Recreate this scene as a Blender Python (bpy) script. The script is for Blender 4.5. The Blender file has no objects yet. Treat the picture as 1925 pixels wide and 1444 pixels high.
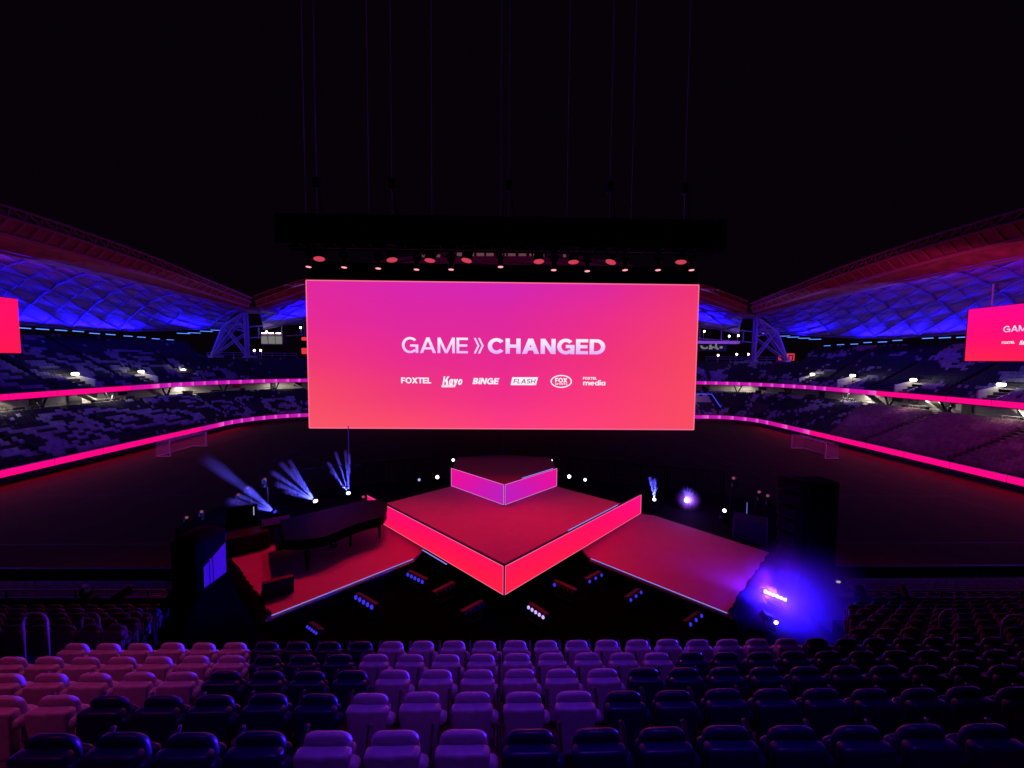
import bpy, math, random
from mathutils import Vector, Matrix, noise
rnd = random.Random(7)
C = bpy.context.scene.collection
sc = bpy.context.scene

# ------------------------------------------------------------------ camera
W, H, F = 1925.0, 1444.0, 740.0
YAW, PITCH, ROLL = math.radians(1.2), math.radians(3.4), 0.0081
EYE = Vector((0, 0, 15.0))
fw = Vector((math.sin(YAW)*math.cos(PITCH), math.cos(YAW)*math.cos(PITCH), -math.sin(PITCH)))
r0 = Vector((math.cos(YAW), -math.sin(YAW), 0)); u0 = r0.cross(fw)
RT = r0*math.cos(ROLL)+u0*math.sin(ROLL); UP = u0*math.cos(ROLL)-r0*math.sin(ROLL)
cam = bpy.data.objects.new('camera', bpy.data.cameras.new('camera')); C.objects.link(cam)
m3 = Matrix((RT, UP, -fw)).transposed()
cam.matrix_world = Matrix.Translation(EYE) @ m3.to_4x4()
cam.data.sensor_width = 36; cam.data.lens = 36*F/W; cam.data.clip_start = 0.1; cam.data.clip_end = 2000
sc.camera = cam
def ray(px, py): return fw+RT*((px-W/2)/F)-UP*((py-H/2)/F)
def onX(px, py, X): d = ray(px, py); return EYE+d*(X/d.x)
def onY(px, py, Y): d = ray(px, py); return EYE+d*(Y/d.y)
def onZ(px, py, Z): d = ray(px, py); return EYE+d*((Z-15)/d.z)
def proj(p):
    v = Vector(p)-EYE; z = v.dot(fw)
    return (W/2+F*v.dot(RT)/z, H/2-F*v.dot(UP)/z) if z > .1 else (-9e9, 0)

# ------------------------------------------------------------------ night sky
wd = bpy.data.worlds.new('World'); sc.world = wd; wd.use_nodes = True
wn = wd.node_tree.nodes; bg = wn['Background']
bg.inputs[0].default_value = (0.0022, 0.0008, 0.0030, 1); bg.inputs[1].default_value = 0.8
sc.view_settings.view_transform = 'Standard'; sc.view_settings.look = 'None'
sc.view_settings.exposure = 0; sc.view_settings.gamma = 1
cy = sc.cycles
cy.use_denoising = True; cy.max_bounces = 5; cy.diffuse_bounces = 2; cy.glossy_bounces = 2; cy.volume_bounces = 0
cy.transparent_max_bounces = 8; cy.sample_clamp_indirect = 3.0; cy.use_light_tree = True
cy.caustics_reflective = False; cy.caustics_refractive = False

# ------------------------------------------------------------------ lamps of the place, added fill lights
def lamp(name, kind, loc, color, energy, target=None, size=.2, size_y=None, spot=60, blend=.5, spread=None, parent=None):
    d = bpy.data.lights.new(name, kind); d.color = color; d.energy = energy
    if kind == 'AREA':
        d.size = size
        if size_y: d.shape = 'RECTANGLE'; d.size_y = size_y
        else: d.shape = 'DISK'
        if spread: d.spread = math.radians(spread)
    else:
        d.shadow_soft_size = size
    if kind == 'SPOT': d.spot_size = math.radians(spot); d.spot_blend = blend
    o = bpy.data.objects.new(name, d); C.objects.link(o); o.location = loc
    if target is not None:
        dr = Vector(target)-Vector(loc)
        o.rotation_euler = dr.to_track_quat('-Z', 'Y').to_euler()
    return o
BLUE = (.010, .004, 1.0); VIOL = (.32, .06, 1.0); RED = (1.0, .004, .05); PINK = (1.0, .03, .30); WARM = (1.0, .9, .72)
# blue wash lamps along the back of each stand, shining up at the roof membrane
for sx in (-1, 1):
    for (yy, ln, e, zz) in ((30, 30, 5200, 20.4), (62, 30, 6400, 20.3), (86, 14, 3200, 20.4), (100, 8, 1800, 21.6)):
        x = 85.0 if yy < 95 else 79.5
        lamp('roof_wash_lamp', 'AREA', (sx*x, yy, zz), BLUE, e, target=(sx*68, yy, 30), size=ln, size_y=.4)
for xx, e in ((-50, 4200), (50, 4200)):
    lamp('roof_wash_lamp', 'AREA', (xx, 109, 24.6), BLUE, e, target=(xx, 99, 31), size=20, size_y=.4)
# unseen fill lights added under the leading edges of the roofs (towards the seats)
lamp('stand_fill', 'AREA', (-58, 62, 27), (.20, .13, 1.0), 800, target=(-80, 70, 8), size=50, size_y=1)
lamp('stand_fill', 'AREA', (58, 70, 27), (.20, .12, 1.0), 800, target=(80, 78, 8), size=30, size_y=1)
lamp('stand_fill', 'AREA', (58, 42, 27), (1.0, .04, .36), 2300, target=(76, 50, 6), size=34, size_y=1)
lamp('stand_fill', 'AREA', (0, 92, 32), (.35, .12, 1.0), 600, target=(0, 112, 8), size=100, size_y=1)
# unseen pink lights added to tint the roofs' leading edges
for sx in (-1, 1):
    lamp('edge_tint_fill', 'AREA', (sx*48, 66, 18), (1, .03, .26), 260, target=(sx*61, 68, 30), size=60, size_y=2, spread=70)
lamp('edge_tint_fill', 'AREA', (0, 82, 20), (1, .03, .26), 360, target=(0, 94, 36), size=110, size_y=2, spread=70)
# glow of the LED boards on the turf
for loc, tg, ln, e in (((-58.0, 60, 1.4), (0, 60, -6), 56, 900), ((60.0, 62, 1.4), (0, 62, -6), 56, 900), ((2, 96.4, 1.4), (2, 50, -4), 84, 700), ((0, 25.4, 1.1), (0, 34, -.4), 66, 150)):
    lamp('led_board_glow', 'AREA', loc, (1, .008, .20), e*1.4, target=tg, size=ln, size_y=.8)
# unseen fill lights added for the near seats, above and behind the camera
lamp('near_stand_fill', 'SPOT', (1.5, -1.5, 31), (.19, .020, 1.0), 5300, target=(.35, 3.9, 10.8), size=1.2, spot=27, blend=1.0)
lamp('near_stand_fill', 'SPOT', (-11, -1.5, 31), (1.0, .05, .36), 4000, target=(-6.0, 4.0, 10.8), size=1.0, spot=22, blend=1.0)
lamp('near_stand_fill', 'AREA', (-10, -10, 25), (.60, .04, .5), 16, target=(-9, 10, 8), size=12, size_y=2, spread=100)

# ------------------------------------------------------------------ materials
def mat(name, col, rough=.6, metal=0, noise_amt=0, noise_scale=5, attr=None, spec=.5):
    m = bpy.data.materials.new(name); m.use_nodes = True
    nt = m.node_tree; b = nt.nodes['Principled BSDF']
    b.inputs['Roughness'].default_value = rough; b.inputs['Metallic'].default_value = metal
    b.inputs['Specular IOR Level'].default_value = spec
    b.inputs['Base Color'].default_value = (*col, 1)
    src = None
    if attr:
        a = nt.nodes.new('ShaderNodeAttribute'); a.attribute_name = attr; src = a.outputs['Color']
    if noise_amt:
        tc = nt.nodes.new('ShaderNodeTexCoord')
        n = nt.nodes.new('ShaderNodeTexNoise'); n.inputs['Scale'].default_value = noise_scale; n.inputs['Detail'].default_value = 5
        nt.links.new(tc.outputs['Object'], n.inputs['Vector'])
        r = nt.nodes.new('ShaderNodeMapRange'); r.inputs['From Min'].default_value = .3; r.inputs['From Max'].default_value = .7
        r.inputs['To Min'].default_value = 1-noise_amt; r.inputs['To Max'].default_value = 1+noise_amt
        nt.links.new(n.outputs['Fac'], r.inputs['Value'])
        mx = nt.nodes.new('ShaderNodeVectorMath'); mx.operation = 'SCALE'
        if src: nt.links.new(src, mx.inputs[0])
        else: mx.inputs[0].default_value = col
        nt.links.new(r.outputs['Result'], mx.inputs['Scale'])
        src = mx.outputs[0]
        r2 = nt.nodes.new('ShaderNodeMapRange'); r2.inputs['To Min'].default_value = max(0, rough-.12); r2.inputs['To Max'].default_value = min(1, rough+.12)
        nt.links.new(n.outputs['Fac'], r2.inputs['Value']); nt.links.new(r2.outputs['Result'], b.inputs['Roughness'])
        bp = nt.nodes.new('ShaderNodeBump'); bp.inputs['Strength'].default_value = .12; bp.inputs['Distance'].default_value = .02
        nt.links.new(n.outputs['Fac'], bp.inputs['Height']); nt.links.new(bp.outputs['Normal'], b.inputs['Normal'])
    if src: nt.links.new(src, b.inputs['Base Color'])
    return m
def emis(name, col, st=1.0, attr=None, sample=True):
    m = bpy.data.materials.new(name); m.use_nodes = True
    nt = m.node_tree; nt.nodes.remove(nt.nodes['Principled BSDF'])
    e = nt.nodes.new('ShaderNodeEmission'); e.inputs[0].default_value = (*col, 1); e.inputs[1].default_value = st
    if attr:
        a = nt.nodes.new('ShaderNodeAttribute'); a.attribute_name = attr; nt.links.new(a.outputs['Color'], e.inputs[0])
    nt.links.new(e.outputs[0], nt.nodes['Material Output'].inputs[0])
    if not sample: m.cycles.emission_sampling = 'NONE'
    return m
def smoke_mat(name, col, dens, falloff=False):
    m = bpy.data.materials.new(name); m.use_nodes = True
    nt = m.node_tree; nt.nodes.remove(nt.nodes['Principled BSDF'])
    v = nt.nodes.new('ShaderNodeVolumePrincipled'); v.inputs['Color'].default_value = (*col, 1)
    v.inputs['Density'].default_value = dens; v.inputs['Anisotropy'].default_value = 0.0
    if falloff:
        tc = nt.nodes.new('ShaderNodeTexCoord'); g = nt.nodes.new('ShaderNodeTexGradient'); g.gradient_type = 'QUADRATIC_SPHERE'
        mp = nt.nodes.new('ShaderNodeMath'); mp.operation = 'MULTIPLY'; mp.inputs[1].default_value = dens
        pw = nt.nodes.new('ShaderNodeMath'); pw.operation = 'POWER'; pw.inputs[1].default_value = 1.25
        ns = nt.nodes.new('ShaderNodeTexNoise'); ns.inputs['Scale'].default_value = 2.4; ns.inputs['Detail'].default_value = 3; nt.links.new(tc.outputs['Object'], ns.inputs['Vector'])
        mn = nt.nodes.new('ShaderNodeMath'); mn.operation = 'MULTIPLY_ADD'; mn.inputs[1].default_value = 1.5; mn.inputs[2].default_value = .3; nt.links.new(ns.outputs['Fac'], mn.inputs[0])
        m2 = nt.nodes.new('ShaderNodeMath'); m2.operation = 'MULTIPLY'
        nt.links.new(tc.outputs['Object'], g.inputs[0]); nt.links.new(g.outputs['Fac'], pw.inputs[0]); nt.links.new(pw.outputs[0], m2.inputs[0]); nt.links.new(mn.outputs[0], m2.inputs[1]); nt.links.new(m2.outputs[0], mp.inputs[0]); nt.links.new(mp.outputs[0], v.inputs['Density'])
    nt.links.new(v.outputs[0], nt.nodes['Material Output'].inputs['Volume'])
    return m
def s2l(*c): return tuple((x/255/12.92 if x/255 <= .04045 else ((x/255+.055)/1.055)**2.4) for x in c)

M = dict(
    concrete=mat('dark_concrete', (.06, .056, .06), .8, noise_amt=.3, noise_scale=3),
    pale_wall=mat('pale_render', (.5, .47, .42), .8, noise_amt=.12, noise_scale=2),
    steel=mat('painted_steel', (.40, .34, .40), .5, noise_amt=.1, noise_scale=4),
    membrane=mat('roof_membrane', (.34, .20, .66), .7, noise_amt=.18, noise_scale=.35),  # violet-blue tint puts the wash lamps' blue into a pale membrane
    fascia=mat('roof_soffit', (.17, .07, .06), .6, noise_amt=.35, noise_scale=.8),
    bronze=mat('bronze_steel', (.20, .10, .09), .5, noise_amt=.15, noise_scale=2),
    rib=mat('rib_steel', (.13, .10, .17), .5),
    black_cloth=mat('black_cloth', (.0032, .0030, .0042), .95, noise_amt=.4, noise_scale=9, spec=.03),
    pit=mat('pit_black_cloth', (.0012, .0012, .002), 1.0, spec=0),
    black_metal=mat('black_metal', (.006, .006, .007), .5, noise_amt=.3, noise_scale=20, spec=.25),
    gloss_black=mat('piano_lacquer', (.0022, .0022, .0028), .3, spec=.012),
    key_white=mat('ivory_keys', (.6, .58, .5), .3),
    deck=mat('stage_carpet', (.30, .26, .28), .8, noise_amt=.05, noise_scale=2.2, spec=.2),
    riser=mat('dimmed_riser_carpet', (.09, .06, .07), .8, noise_amt=.05, noise_scale=2.2, spec=.15),  # darker than the deck carpet; the missing wash light is in the colour
    trim=mat('stage_trim', (.02, .02, .022), .5),
    pale_seat=mat('pale_seat_plastic', (.50, .46, .54), .45, noise_amt=.14, noise_scale=14),
    navy_seat=mat('navy_seat_plastic', (.005, .006, .075), .42, noise_amt=.1, noise_scale=14),
    far_seat=mat('far_seat_plastic', (.3, .3, .4), .6, attr='col'),
    dark=mat('dark_opening', (.01, .01, .012), .6),
    glass=mat('dark_glass', (.03, .03, .04), .1),
    chain=mat('hoist_chain', (.75, .62, .60), .6),
    net=mat('goal_net', (.55, .55, .58), .8),
    white_metal=mat('white_goal_paint', (.8, .8, .8), .4),
    rail=mat('rail_steel', (.22, .15, .16), .4),
    screen_body=mat('screen_body', (.010, .010, .012), .6),
    grille=mat('speaker_grille', (.03, .03, .034), .6, noise_amt=.4, noise_scale=60),
    wall_light=emis('white_lamp', (1, .93, .8), 7, sample=False),
    blue_tube=emis('blue_tube', (.10, .25, 1.0), 1.6, sample=False),
    blue_led=emis('blue_led', (.05, .06, 1.0), 1.2, sample=False),
    strip=emis('stage_edge_strip', (.30, .27, 1.0), .9, sample=False),
    led=emis('led_screen_picture', (1, 0, .2), 1.0, attr='col'),
    ink=emis('screen_lettering', (1, .9, 1), 1.0, attr='col', sample=False),
    red_lens=emis('red_lens', (1.0, .08, .15), .62, sample=False),
    red_spot=emis('hot_red_lens', (1.0, .30, .36), 1.5, sample=False),
    pink_gleam=emis('painted_pink_gleam', (.22, .05, .09), 1.0, sample=False),  # pink reflection on unlit lenses, given as their own glow
    white_lens=emis('white_lens', (.9, .95, 1.0), 4, sample=False),
    blue_lens=emis('blue_lens', (.06, .04, 1.0), .75, sample=False),
    hot_lens=emis('hot_violet_lens', (1.0, .6, 1.0), 9, sample=False),
    violet_lens=emis('violet_white_lens', (.55, .38, 1.0), 1.3, sample=False),
    off_lens=mat('unlit_lens', (.06, .03, .04), .15),
    red_sign=emis('red_sign_face', (1.0, .05, .07), .8, sample=False),
    lit_room=emis('lit_room_glass', (.30, .29, .27), .6, sample=False),
)
def grass_mat():
    m = mat('grass_turf', (.055, .045, .005), .95, noise_amt=.22, noise_scale=.5, spec=.035)
    return m
M['grass'] = grass_mat()
M['edge_face'] = emis('edge_glow_face', (.13, .045, .065), 1, sample=False)  # own glow stands for the pale soffit along the far roof edge

# ------------------------------------------------------------------ mesh helpers
class MB:
    def __init__(s): s.v = []; s.f = []; s.c = []
    def add(s, vs, fs, cols=None):
        b = len(s.v); s.v += [tuple(v) for v in vs]; s.f += [tuple(b+i for i in f) for f in fs]
        if cols is not None:
            s.c += [tuple(k) for k in (cols if isinstance(cols, list) else [cols]*len(vs))]
    def box(s, c, d, rot=None, col=None):
        c = Vector(c); vs = []
        for z in (-.5, .5):
            for x, y in ((-.5, -.5), (.5, -.5), (.5, .5), (-.5, .5)):
                p = Vector((x*d[0], y*d[1], z*d[2])); vs.append(c+(rot @ p if rot else p))
        s.add(vs, [(3, 2, 1, 0), (4, 5, 6, 7), (0, 1, 5, 4), (1, 2, 6, 5), (2, 3, 7, 6), (3, 0, 4, 7)], col)
        return s
    def bbox(s, c, d, bev=.02, rot=None):
        """box with chamfered edges: three stacked chamfer rings"""
        c = Vector(c); hx, hy, hz = d[0]/2, d[1]/2, d[2]/2; b = min(bev, hx*.9, hy*.9, hz*.9)
        rings = []
        for z, i in ((-hz, b), (-hz+b, 0), (hz-b, 0), (hz, b)):
            x, y = hx-i, hy-i
            k = b*.7
            rings.append([(-x+k, -y, z), (x-k, -y, z), (x, -y+k, z), (x, y-k, z), (x-k, y, z), (-x+k, y, z), (-x, y-k, z), (-x, -y+k, z)])
        vs = [c+(rot @ Vector(p) if rot else Vector(p)) for r in rings for p in r]
        fs = [tuple(range(7, -1, -1)), tuple(range(24, 32))]
        for r in range(3):
            for i in range(8): fs.append((r*8+i, r*8+(i+1) % 8, r*8+8+(i+1) % 8, r*8+8+i))
        s.add(vs, fs); return s
    def tube(s, a, b, r, n=6, r2=None, col=None):
        a = Vector(a); b = Vector(b); d = (b-a)
        if d.length < 1e-6: return s
        q = d.to_track_quat('Z', 'Y').to_matrix(); r2 = r if r2 is None else r2; vs = []
        for p, rr in ((a, r), (b, r2)):
            for i in range(n):
                t = 2*math.pi*i/n; vs.append(p+q @ Vector((math.cos(t)*rr, math.sin(t)*rr, 0)))
        fs = [tuple(range(n-1, -1, -1)), tuple(range(n, 2*n))]+[(i, (i+1) % n, n+(i+1) % n, n+i) for i in range(n)]
        s.add(vs, fs, col); return s
    def path(s, pts, r, n=6):
        pts = [Vector(p) for p in pts]; k = len(pts); vs = []
        for i, p in enumerate(pts):
            d = (pts[min(i+1, k-1)]-pts[max(i-1, 0)]).normalized(); q = d.to_track_quat('Z', 'Y').to_matrix()
            for j in range(n):
                t = 2*math.pi*j/n; vs.append(p+q @ Vector((math.cos(t)*r, math.sin(t)*r, 0)))
        fs = [tuple(range(n-1, -1, -1)), tuple(range((k-1)*n, k*n))]
        for i in range(k-1):
            for j in range(n): fs.append((i*n+j, i*n+(j+1) % n, (i+1)*n+(j+1) % n, (i+1)*n+j))
        s.add(vs, fs); return s
    def prism(s, poly, z0, z1):
        n = len(poly)
        s.add([(x, y, z0) for x, y in poly]+[(x, y, z1) for x, y in poly],
              [tuple(range(n-1, -1, -1)), tuple(range(n, 2*n))]+[(i, (i+1) % n, n+(i+1) % n, n+i) for i in range(n)]); return s
    def grid(s, rows, cols=None):
        n = len(rows[0]); vs = [p for r in rows for p in r]
        fs = [(i*n+j, i*n+j+1, (i+1)*n+j+1, (i+1)*n+j) for i in range(len(rows)-1) for j in range(n-1)]
        s.add(vs, fs, None if cols is None else [c for r in cols for c in r]); return s
    def lathe(s, c, ax, prof, n=16):
        """prof: list of (distance along ax, radius)"""
        c = Vector(c); ax = Vector(ax).normalized(); q = ax.to_track_quat('Z', 'Y').to_matrix(); vs = []
        for h, r in prof:
            for i in range(n):
                t = 2*math.pi*i/n; vs.append(c+ax*h+q @ Vector((math.cos(t)*r, math.sin(t)*r, 0)))
        k = len(prof); fs = [tuple(range(n-1, -1, -1)), tuple(range((k-1)*n, k*n))]
        for i in range(k-1):
            for j in range(n): fs.append((i*n+j, i*n+(j+1) % n, (i+1)*n+(j+1) % n, (i+1)*n+j))
        s.add(vs, fs); return s
    def build(s, name, m, parent=None, smooth=False, local=False):
        me = bpy.data.meshes.new(name)
        off = Vector((0, 0, 0))
        if parent is not None and not local:
            p = parent
            while p is not None: off += p.location; p = p.parent
        me.from_pydata([(v[0]-off.x, v[1]-off.y, v[2]-off.z) for v in s.v], [], s.f)
        if s.c:
            a = me.color_attributes.new('col', 'FLOAT_COLOR', 'POINT')
            a.data.foreach_set('color', [x for c in s.c for x in (c[0], c[1], c[2], 1.0)])
        if smooth is True: me.polygons.foreach_set('use_smooth', [True]*len(me.polygons))
        me.materials.append(m); me.update()
        o = bpy.data.objects.new(name, me); C.objects.link(o)
        if parent is not None: o.parent = parent
        if smooth == 'auto':
            me.polygons.foreach_set('use_smooth', [True]*len(me.polygons)); me.set_sharp_from_angle(angle=math.radians(40))
        return o
def tag(o, label, cat=None, group=None, kind=None):
    o['label'] = label
    if cat: o['category'] = cat
    if group: o['group'] = group
    if kind: o['kind'] = kind
    return o
def thing(name, label, cat, loc=(0, 0, 0), group=None):
    o = bpy.data.objects.new(name, None); C.objects.link(o); o.location = loc; o.empty_display_size = .2
    return tag(o, label, cat, group)
def structure(o, label, cat): return tag(o, label, cat, kind='structure')
def dup(root, loc, rz=None, label=None):
    r = root.copy(); C.objects.link(r); r.location = loc
    if rz is not None: r.rotation_euler = (0, 0, rz)
    if label: r['label'] = label
    for ch in root.children:
        c = ch.copy(); C.objects.link(c); c.parent = r
        for g in ch.children:
            d = g.copy(); C.objects.link(d); d.parent = c
    return r
ORD = ['first', 'second', 'third', 'fourth', 'fifth', 'sixth', 'seventh', 'eighth', 'ninth', 'tenth', 'eleventh', 'twelfth', 'thirteenth', 'fourteenth', 'fifteenth', 'sixteenth', 'seventeenth', 'eighteenth', 'nineteenth', 'twentieth']
def ordinal(i):
    if i < 20: return ORD[i]
    t = ['twenty', 'thirty', 'forty', 'fifty'][(i+1)//10-2]
    return t+'-'+ORD[(i+1) % 10-1] if (i+1) % 10 else {20: 'twentieth', 30: 'thirtieth', 40: 'fortieth', 50: 'fiftieth'}[i+1]

# ================================================================== ground
g = MB(); g.add([(-700, -300, -.05), (700, -300, -.05), (700, 1100, -.05), (-700, 1100, -.05)], [(0, 1, 2, 3)])
structure(g.build('ground', M['concrete']), 'dark ground around the stadium', 'ground')
g = MB()
NX, NY = 60, 46
g.grid([[(-60+120*i/NX, 22+76*j/NY, 0) for i in range(NX+1)] for j in range(NY+1)])
structure(g.build('pitch', M['grass']), 'dark grass sports pitch between the stands', 'pitch')
g = MB()
for a, b, w in (((-50.6, 31.5), (50.6, 31.5), .12), ((-50.6, 94.5), (50.6, 94.5), .12), ((-50.6, 31.5), (-50.6, 94.5), .12), ((50.6, 31.5), (50.6, 94.5), .12), ((0, 31.5), (0, 94.5), .12),
                ((-34, 43), (-34, 85), .12), ((34, 43), (34, 85), .12), ((-50.6, 43), (-34, 43), .12), ((-50.6, 85), (-34, 85), .12), ((50.6, 43), (34, 43), .12), ((50.6, 85), (34, 85), .12)):
    a = Vector((*a, .004)); b = Vector((*b, .004)); n = (b-a).normalized().cross(Vector((0, 0, 1)))*w/2
    g.add([a-n, b-n, b+n, a+n], [(0, 1, 2, 3)])
structure(g.build('pitch_marking', mat('line_paint', (.06, .05, .018), .9)), 'white painted lines on the dark pitch', 'pitch markings')

# ================================================================== bowl: plan path
segs = []
def path_pt(seg, t, o):
    """seg: 'L','CL','F','CR','R'; t: metres (or radians in a corner); o: distance back from the front"""
    if seg == 'L': return Vector((-58.6-o, t, 0)), Vector((-1, 0, 0))
    if seg == 'CL': n = Vector((-math.cos(t), math.sin(t), 0)); return Vector((-44.6, 83.2, 0))+n*(14+o), n
    if seg == 'F': return Vector((t, 97.2+o, 0)), Vector((0, 1, 0))
    if seg == 'CR': n = Vector((math.sin(t), math.cos(t), 0)); return Vector((51.6, 88.2, 0))+n*(9+o), n
    return Vector((60.6+o, t, 0)), Vector((1, 0, 0))
Y0 = 26.0
HP = math.pi/2
def samples(which):
    """stand outline: list of (seg, t); corners are shared half and half"""
    L = [('L', Y0+(83.2-Y0)*i/16) for i in range(17)]
    CL = [('CL', HP*i/14) for i in range(1, 15)]
    Fr = [('F', -44.6+(96.2)*i/16) for i in range(1, 17)]
    CR = [('CR', HP*i/12) for i in range(1, 13)]
    R = [('R', 88.2-(88.2-Y0)*i/16) for i in range(1, 17)]
    if which == 'left': return L+CL[:9]
    if which == 'far': return CL[8:]+Fr+CR[:5]
    return CR[4:]+R
def tall(seg, t):
    return seg in 'LR' or (seg == 'CL' and t < .52) or (seg == 'CR' and t > HP-.52)
LOW0, LOWN, LOWP = 1.0, 15, .85        # lower tier: 15 rows, z 1.55..6.4
UPN_T, UPN_S = 21, 12
def low_z(k): return 1.5+k*.33
def up_z(k): return 9.3+k*.47
def up_o(k): return 13.4+k*.85
def sweep(which, prof, skip=None):
    g = MB(); rows = []
    for (sg, t) in samples(which):
        rows.append([path_pt(sg, t, o)[0]+Vector((0, 0, z)) for o, z in prof])
    g.grid(rows); return g
stands = {}
for which, lab in (('left', 'left end stand of the stadium with two tiers of navy seats in pale letters'), ('far', 'far side stand of the stadium across the pitch behind the screen'), ('right', 'right end stand of the stadium with plain maroon-lit lower seats')):
    loc = {'left': (-75, 60, 0), 'far': (0, 105, 0), 'right': (75, 60, 0)}[which]
    st = thing('grandstand', lab, 'grandstand', loc, 'grandstands around the pitch'); stands[which] = st
    prof = [(.6, 0), (.6, low_z(0))]
    for k in range(LOWN): prof += [(LOW0+k*LOWP+.0, low_z(k)), (LOW0+(k+1)*LOWP, low_z(k)), (LOW0+(k+1)*LOWP, low_z(k+1))]
    zt = low_z(LOWN)
    prof += [(LOW0+LOWN*LOWP+.3, zt), (20, zt)]
    sweep(which, prof).build('lower_terrace', M['concrete'], st)
    # upper terrace: tall part and short part as one mesh
    g = MB(); rows = []
    for (sg, t) in samples(which):
        n = UPN_T if tall(sg, t) else UPN_S
        r = [(20, 8.6), (13.2, 8.6), (13.2, up_z(0)+.3)]
        for k in range(UPN_T):
            kk = min(k, n); k1 = min(k+1, n)
            r += [(up_o(kk)+.02, up_z(kk)), (up_o(k1), up_z(kk)), (up_o(k1), up_z(k1))]
        r += [(up_o(n)+.4, up_z(n)), (up_o(n)+.4, up_z(n)+.35), (up_o(n)+.6, up_z(n)+.35), (up_o(n)+.7, 0)]
        rows.append([path_pt(sg, t, o)[0]+Vector((0, 0, z)) for o, z in r])
    g.grid(rows); g.build('upper_terrace', M['concrete'], st)
    sweep(which, [(19.6, zt), (19.6, 8.6)]).build('concourse_wall', M['pale_wall'], st)
    # balustrade rail at the top of the lower tier
    g = MB(); S = samples(which)
    for z in (zt+.95, zt+.5):
        g.path([path_pt(sg, t, 14.2)[0]+Vector((0, 0, z)) for sg, t in S], .035, 4)
    for sg, t in S: p = path_pt(sg, t, 14.2)[0]; g.tube(p+Vector((0, 0, zt)), p+Vector((0, 0, zt+.95)), .03, 4)
    g.build('balustrade', M['rail'], st)
# concourse: dark openings, kiosks and slabs of stairs
def along(which):
    """positions about every 3 m along the visible stand fronts"""
    out = []
    if which == 'left': out = [('L', 34+i*3.0) for i in range(17)]+[('CL', .1+i*.2) for i in range(4)]
    if which == 'far': out = [('CL', .95+i*.18) for i in range(4)]+[('F', -44+i*4) for i in range(24)]+[('CR', .05+i*.25) for i in range(3)]
    if which == 'right': out = [('CR', .8+i*.25) for i in range(4)]+[('R', 84-i*3.0) for i in range(18)]
    return out
def frame_at(seg, t, o):
    p, n = path_pt(seg, t, o); tx = Vector((-n.y, n.x, 0)); return p, Matrix((tx, n, Vector((0, 0, 1)))).transposed()
for which in stands:
    st = stands[which]
    for i, (sg, t) in enumerate(along(which)):
        p, rt = frame_at(sg, t, 19.45)
        k = rnd.random()
        if k < .42: MB().box(p+Vector((0, 0, zt+1.05)), (1.0+rnd.random()*1.2, .16, 2.1), rt).build('concourse_door', M['dark'], st)
        elif k < .62: MB().box(p+Vector((0, 0, zt+1.4)), (1.8, .16, 1.1), rt).build('kiosk_window', M['glass'], st)
        if rnd.random() < .42:
            p2, rt2 = frame_at(sg, t, 14.9+rnd.random()*.8)
            MB().bbox(p2+Vector((0, 0, zt+.45)), (.8+rnd.random()*1.6, .7, .7+rnd.random()*.5), .04, rt2).build('kiosk', M['dark'], st)
        if i % 4 == 1:
            p3, rt3 = frame_at(sg, t, 17.3)
            MB().box(p3+Vector((0, 0, zt+1.25)), (4.4, 1.6, .22), rt3 @ Matrix.Rotation(-.55, 3, 'Y')).build('stair_flight', M['pale_wall'], st)

# V-shaped columns carrying the upper tier
vi = 0
vspots = [('L', 43), ('L', 53), ('L', 63.5), ('L', 74.5), ('CL', .12), ('CL', .55), ('CL', .95), ('R', 44), ('R', 55), ('R', 65), ('R', 75), ('R', 85), ('CR', 1.1), ('CR', .6)]
names = ['nearest the frame edge', 'next to the stair flight', 'below the brightest lamp', 'midway along', 'where the curve begins', 'in the bend', 'nearest the big screen']
cnt = {'left': 0, 'right': 0}
for sg, t in vspots:
    side = 'left' if 'L' in sg else 'right'
    p, rt = frame_at(sg, t, 14.7)
    th = thing('v_column', f'dark V-shaped column under the {side} upper tier, {ordinal(cnt[side])} from the picture edge', 'column', p+Vector((0, 0, zt)), 'V-shaped columns under the upper tiers'); cnt[side] += 1
    for s in (-1, 1):
        MB().tube(p+Vector((0, 0, zt)), p+rt @ Vector((s*.95, 0, 0))+Vector((0, 0, 8.6)), .17, 8).build('strut', M['glass'], th, smooth='auto')
# concourse lamps
for sg, t, e in (('L', 42, 330), ('L', 58, 330), ('L', 74, 330), ('CL', .35, 330), ('CL', 1.0, 330), ('F', -36, 200), ('F', 42, 200), ('CR', .6, 330), ('R', 84, 330), ('R', 70, 230), ('R', 56, 200), ('R', 43, 200)):
    p, rt = frame_at(sg, t, 16.5)
    lamp('concourse_lamp', 'AREA', p+Vector((0, 0, 8.45)), (1, .90, .76), e*(2.4 if sg in 'LR' else 1.2), target=p+Vector((0, 0, 0)), size=9 if sg in 'LRF' else 6, size_y=.3)

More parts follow.
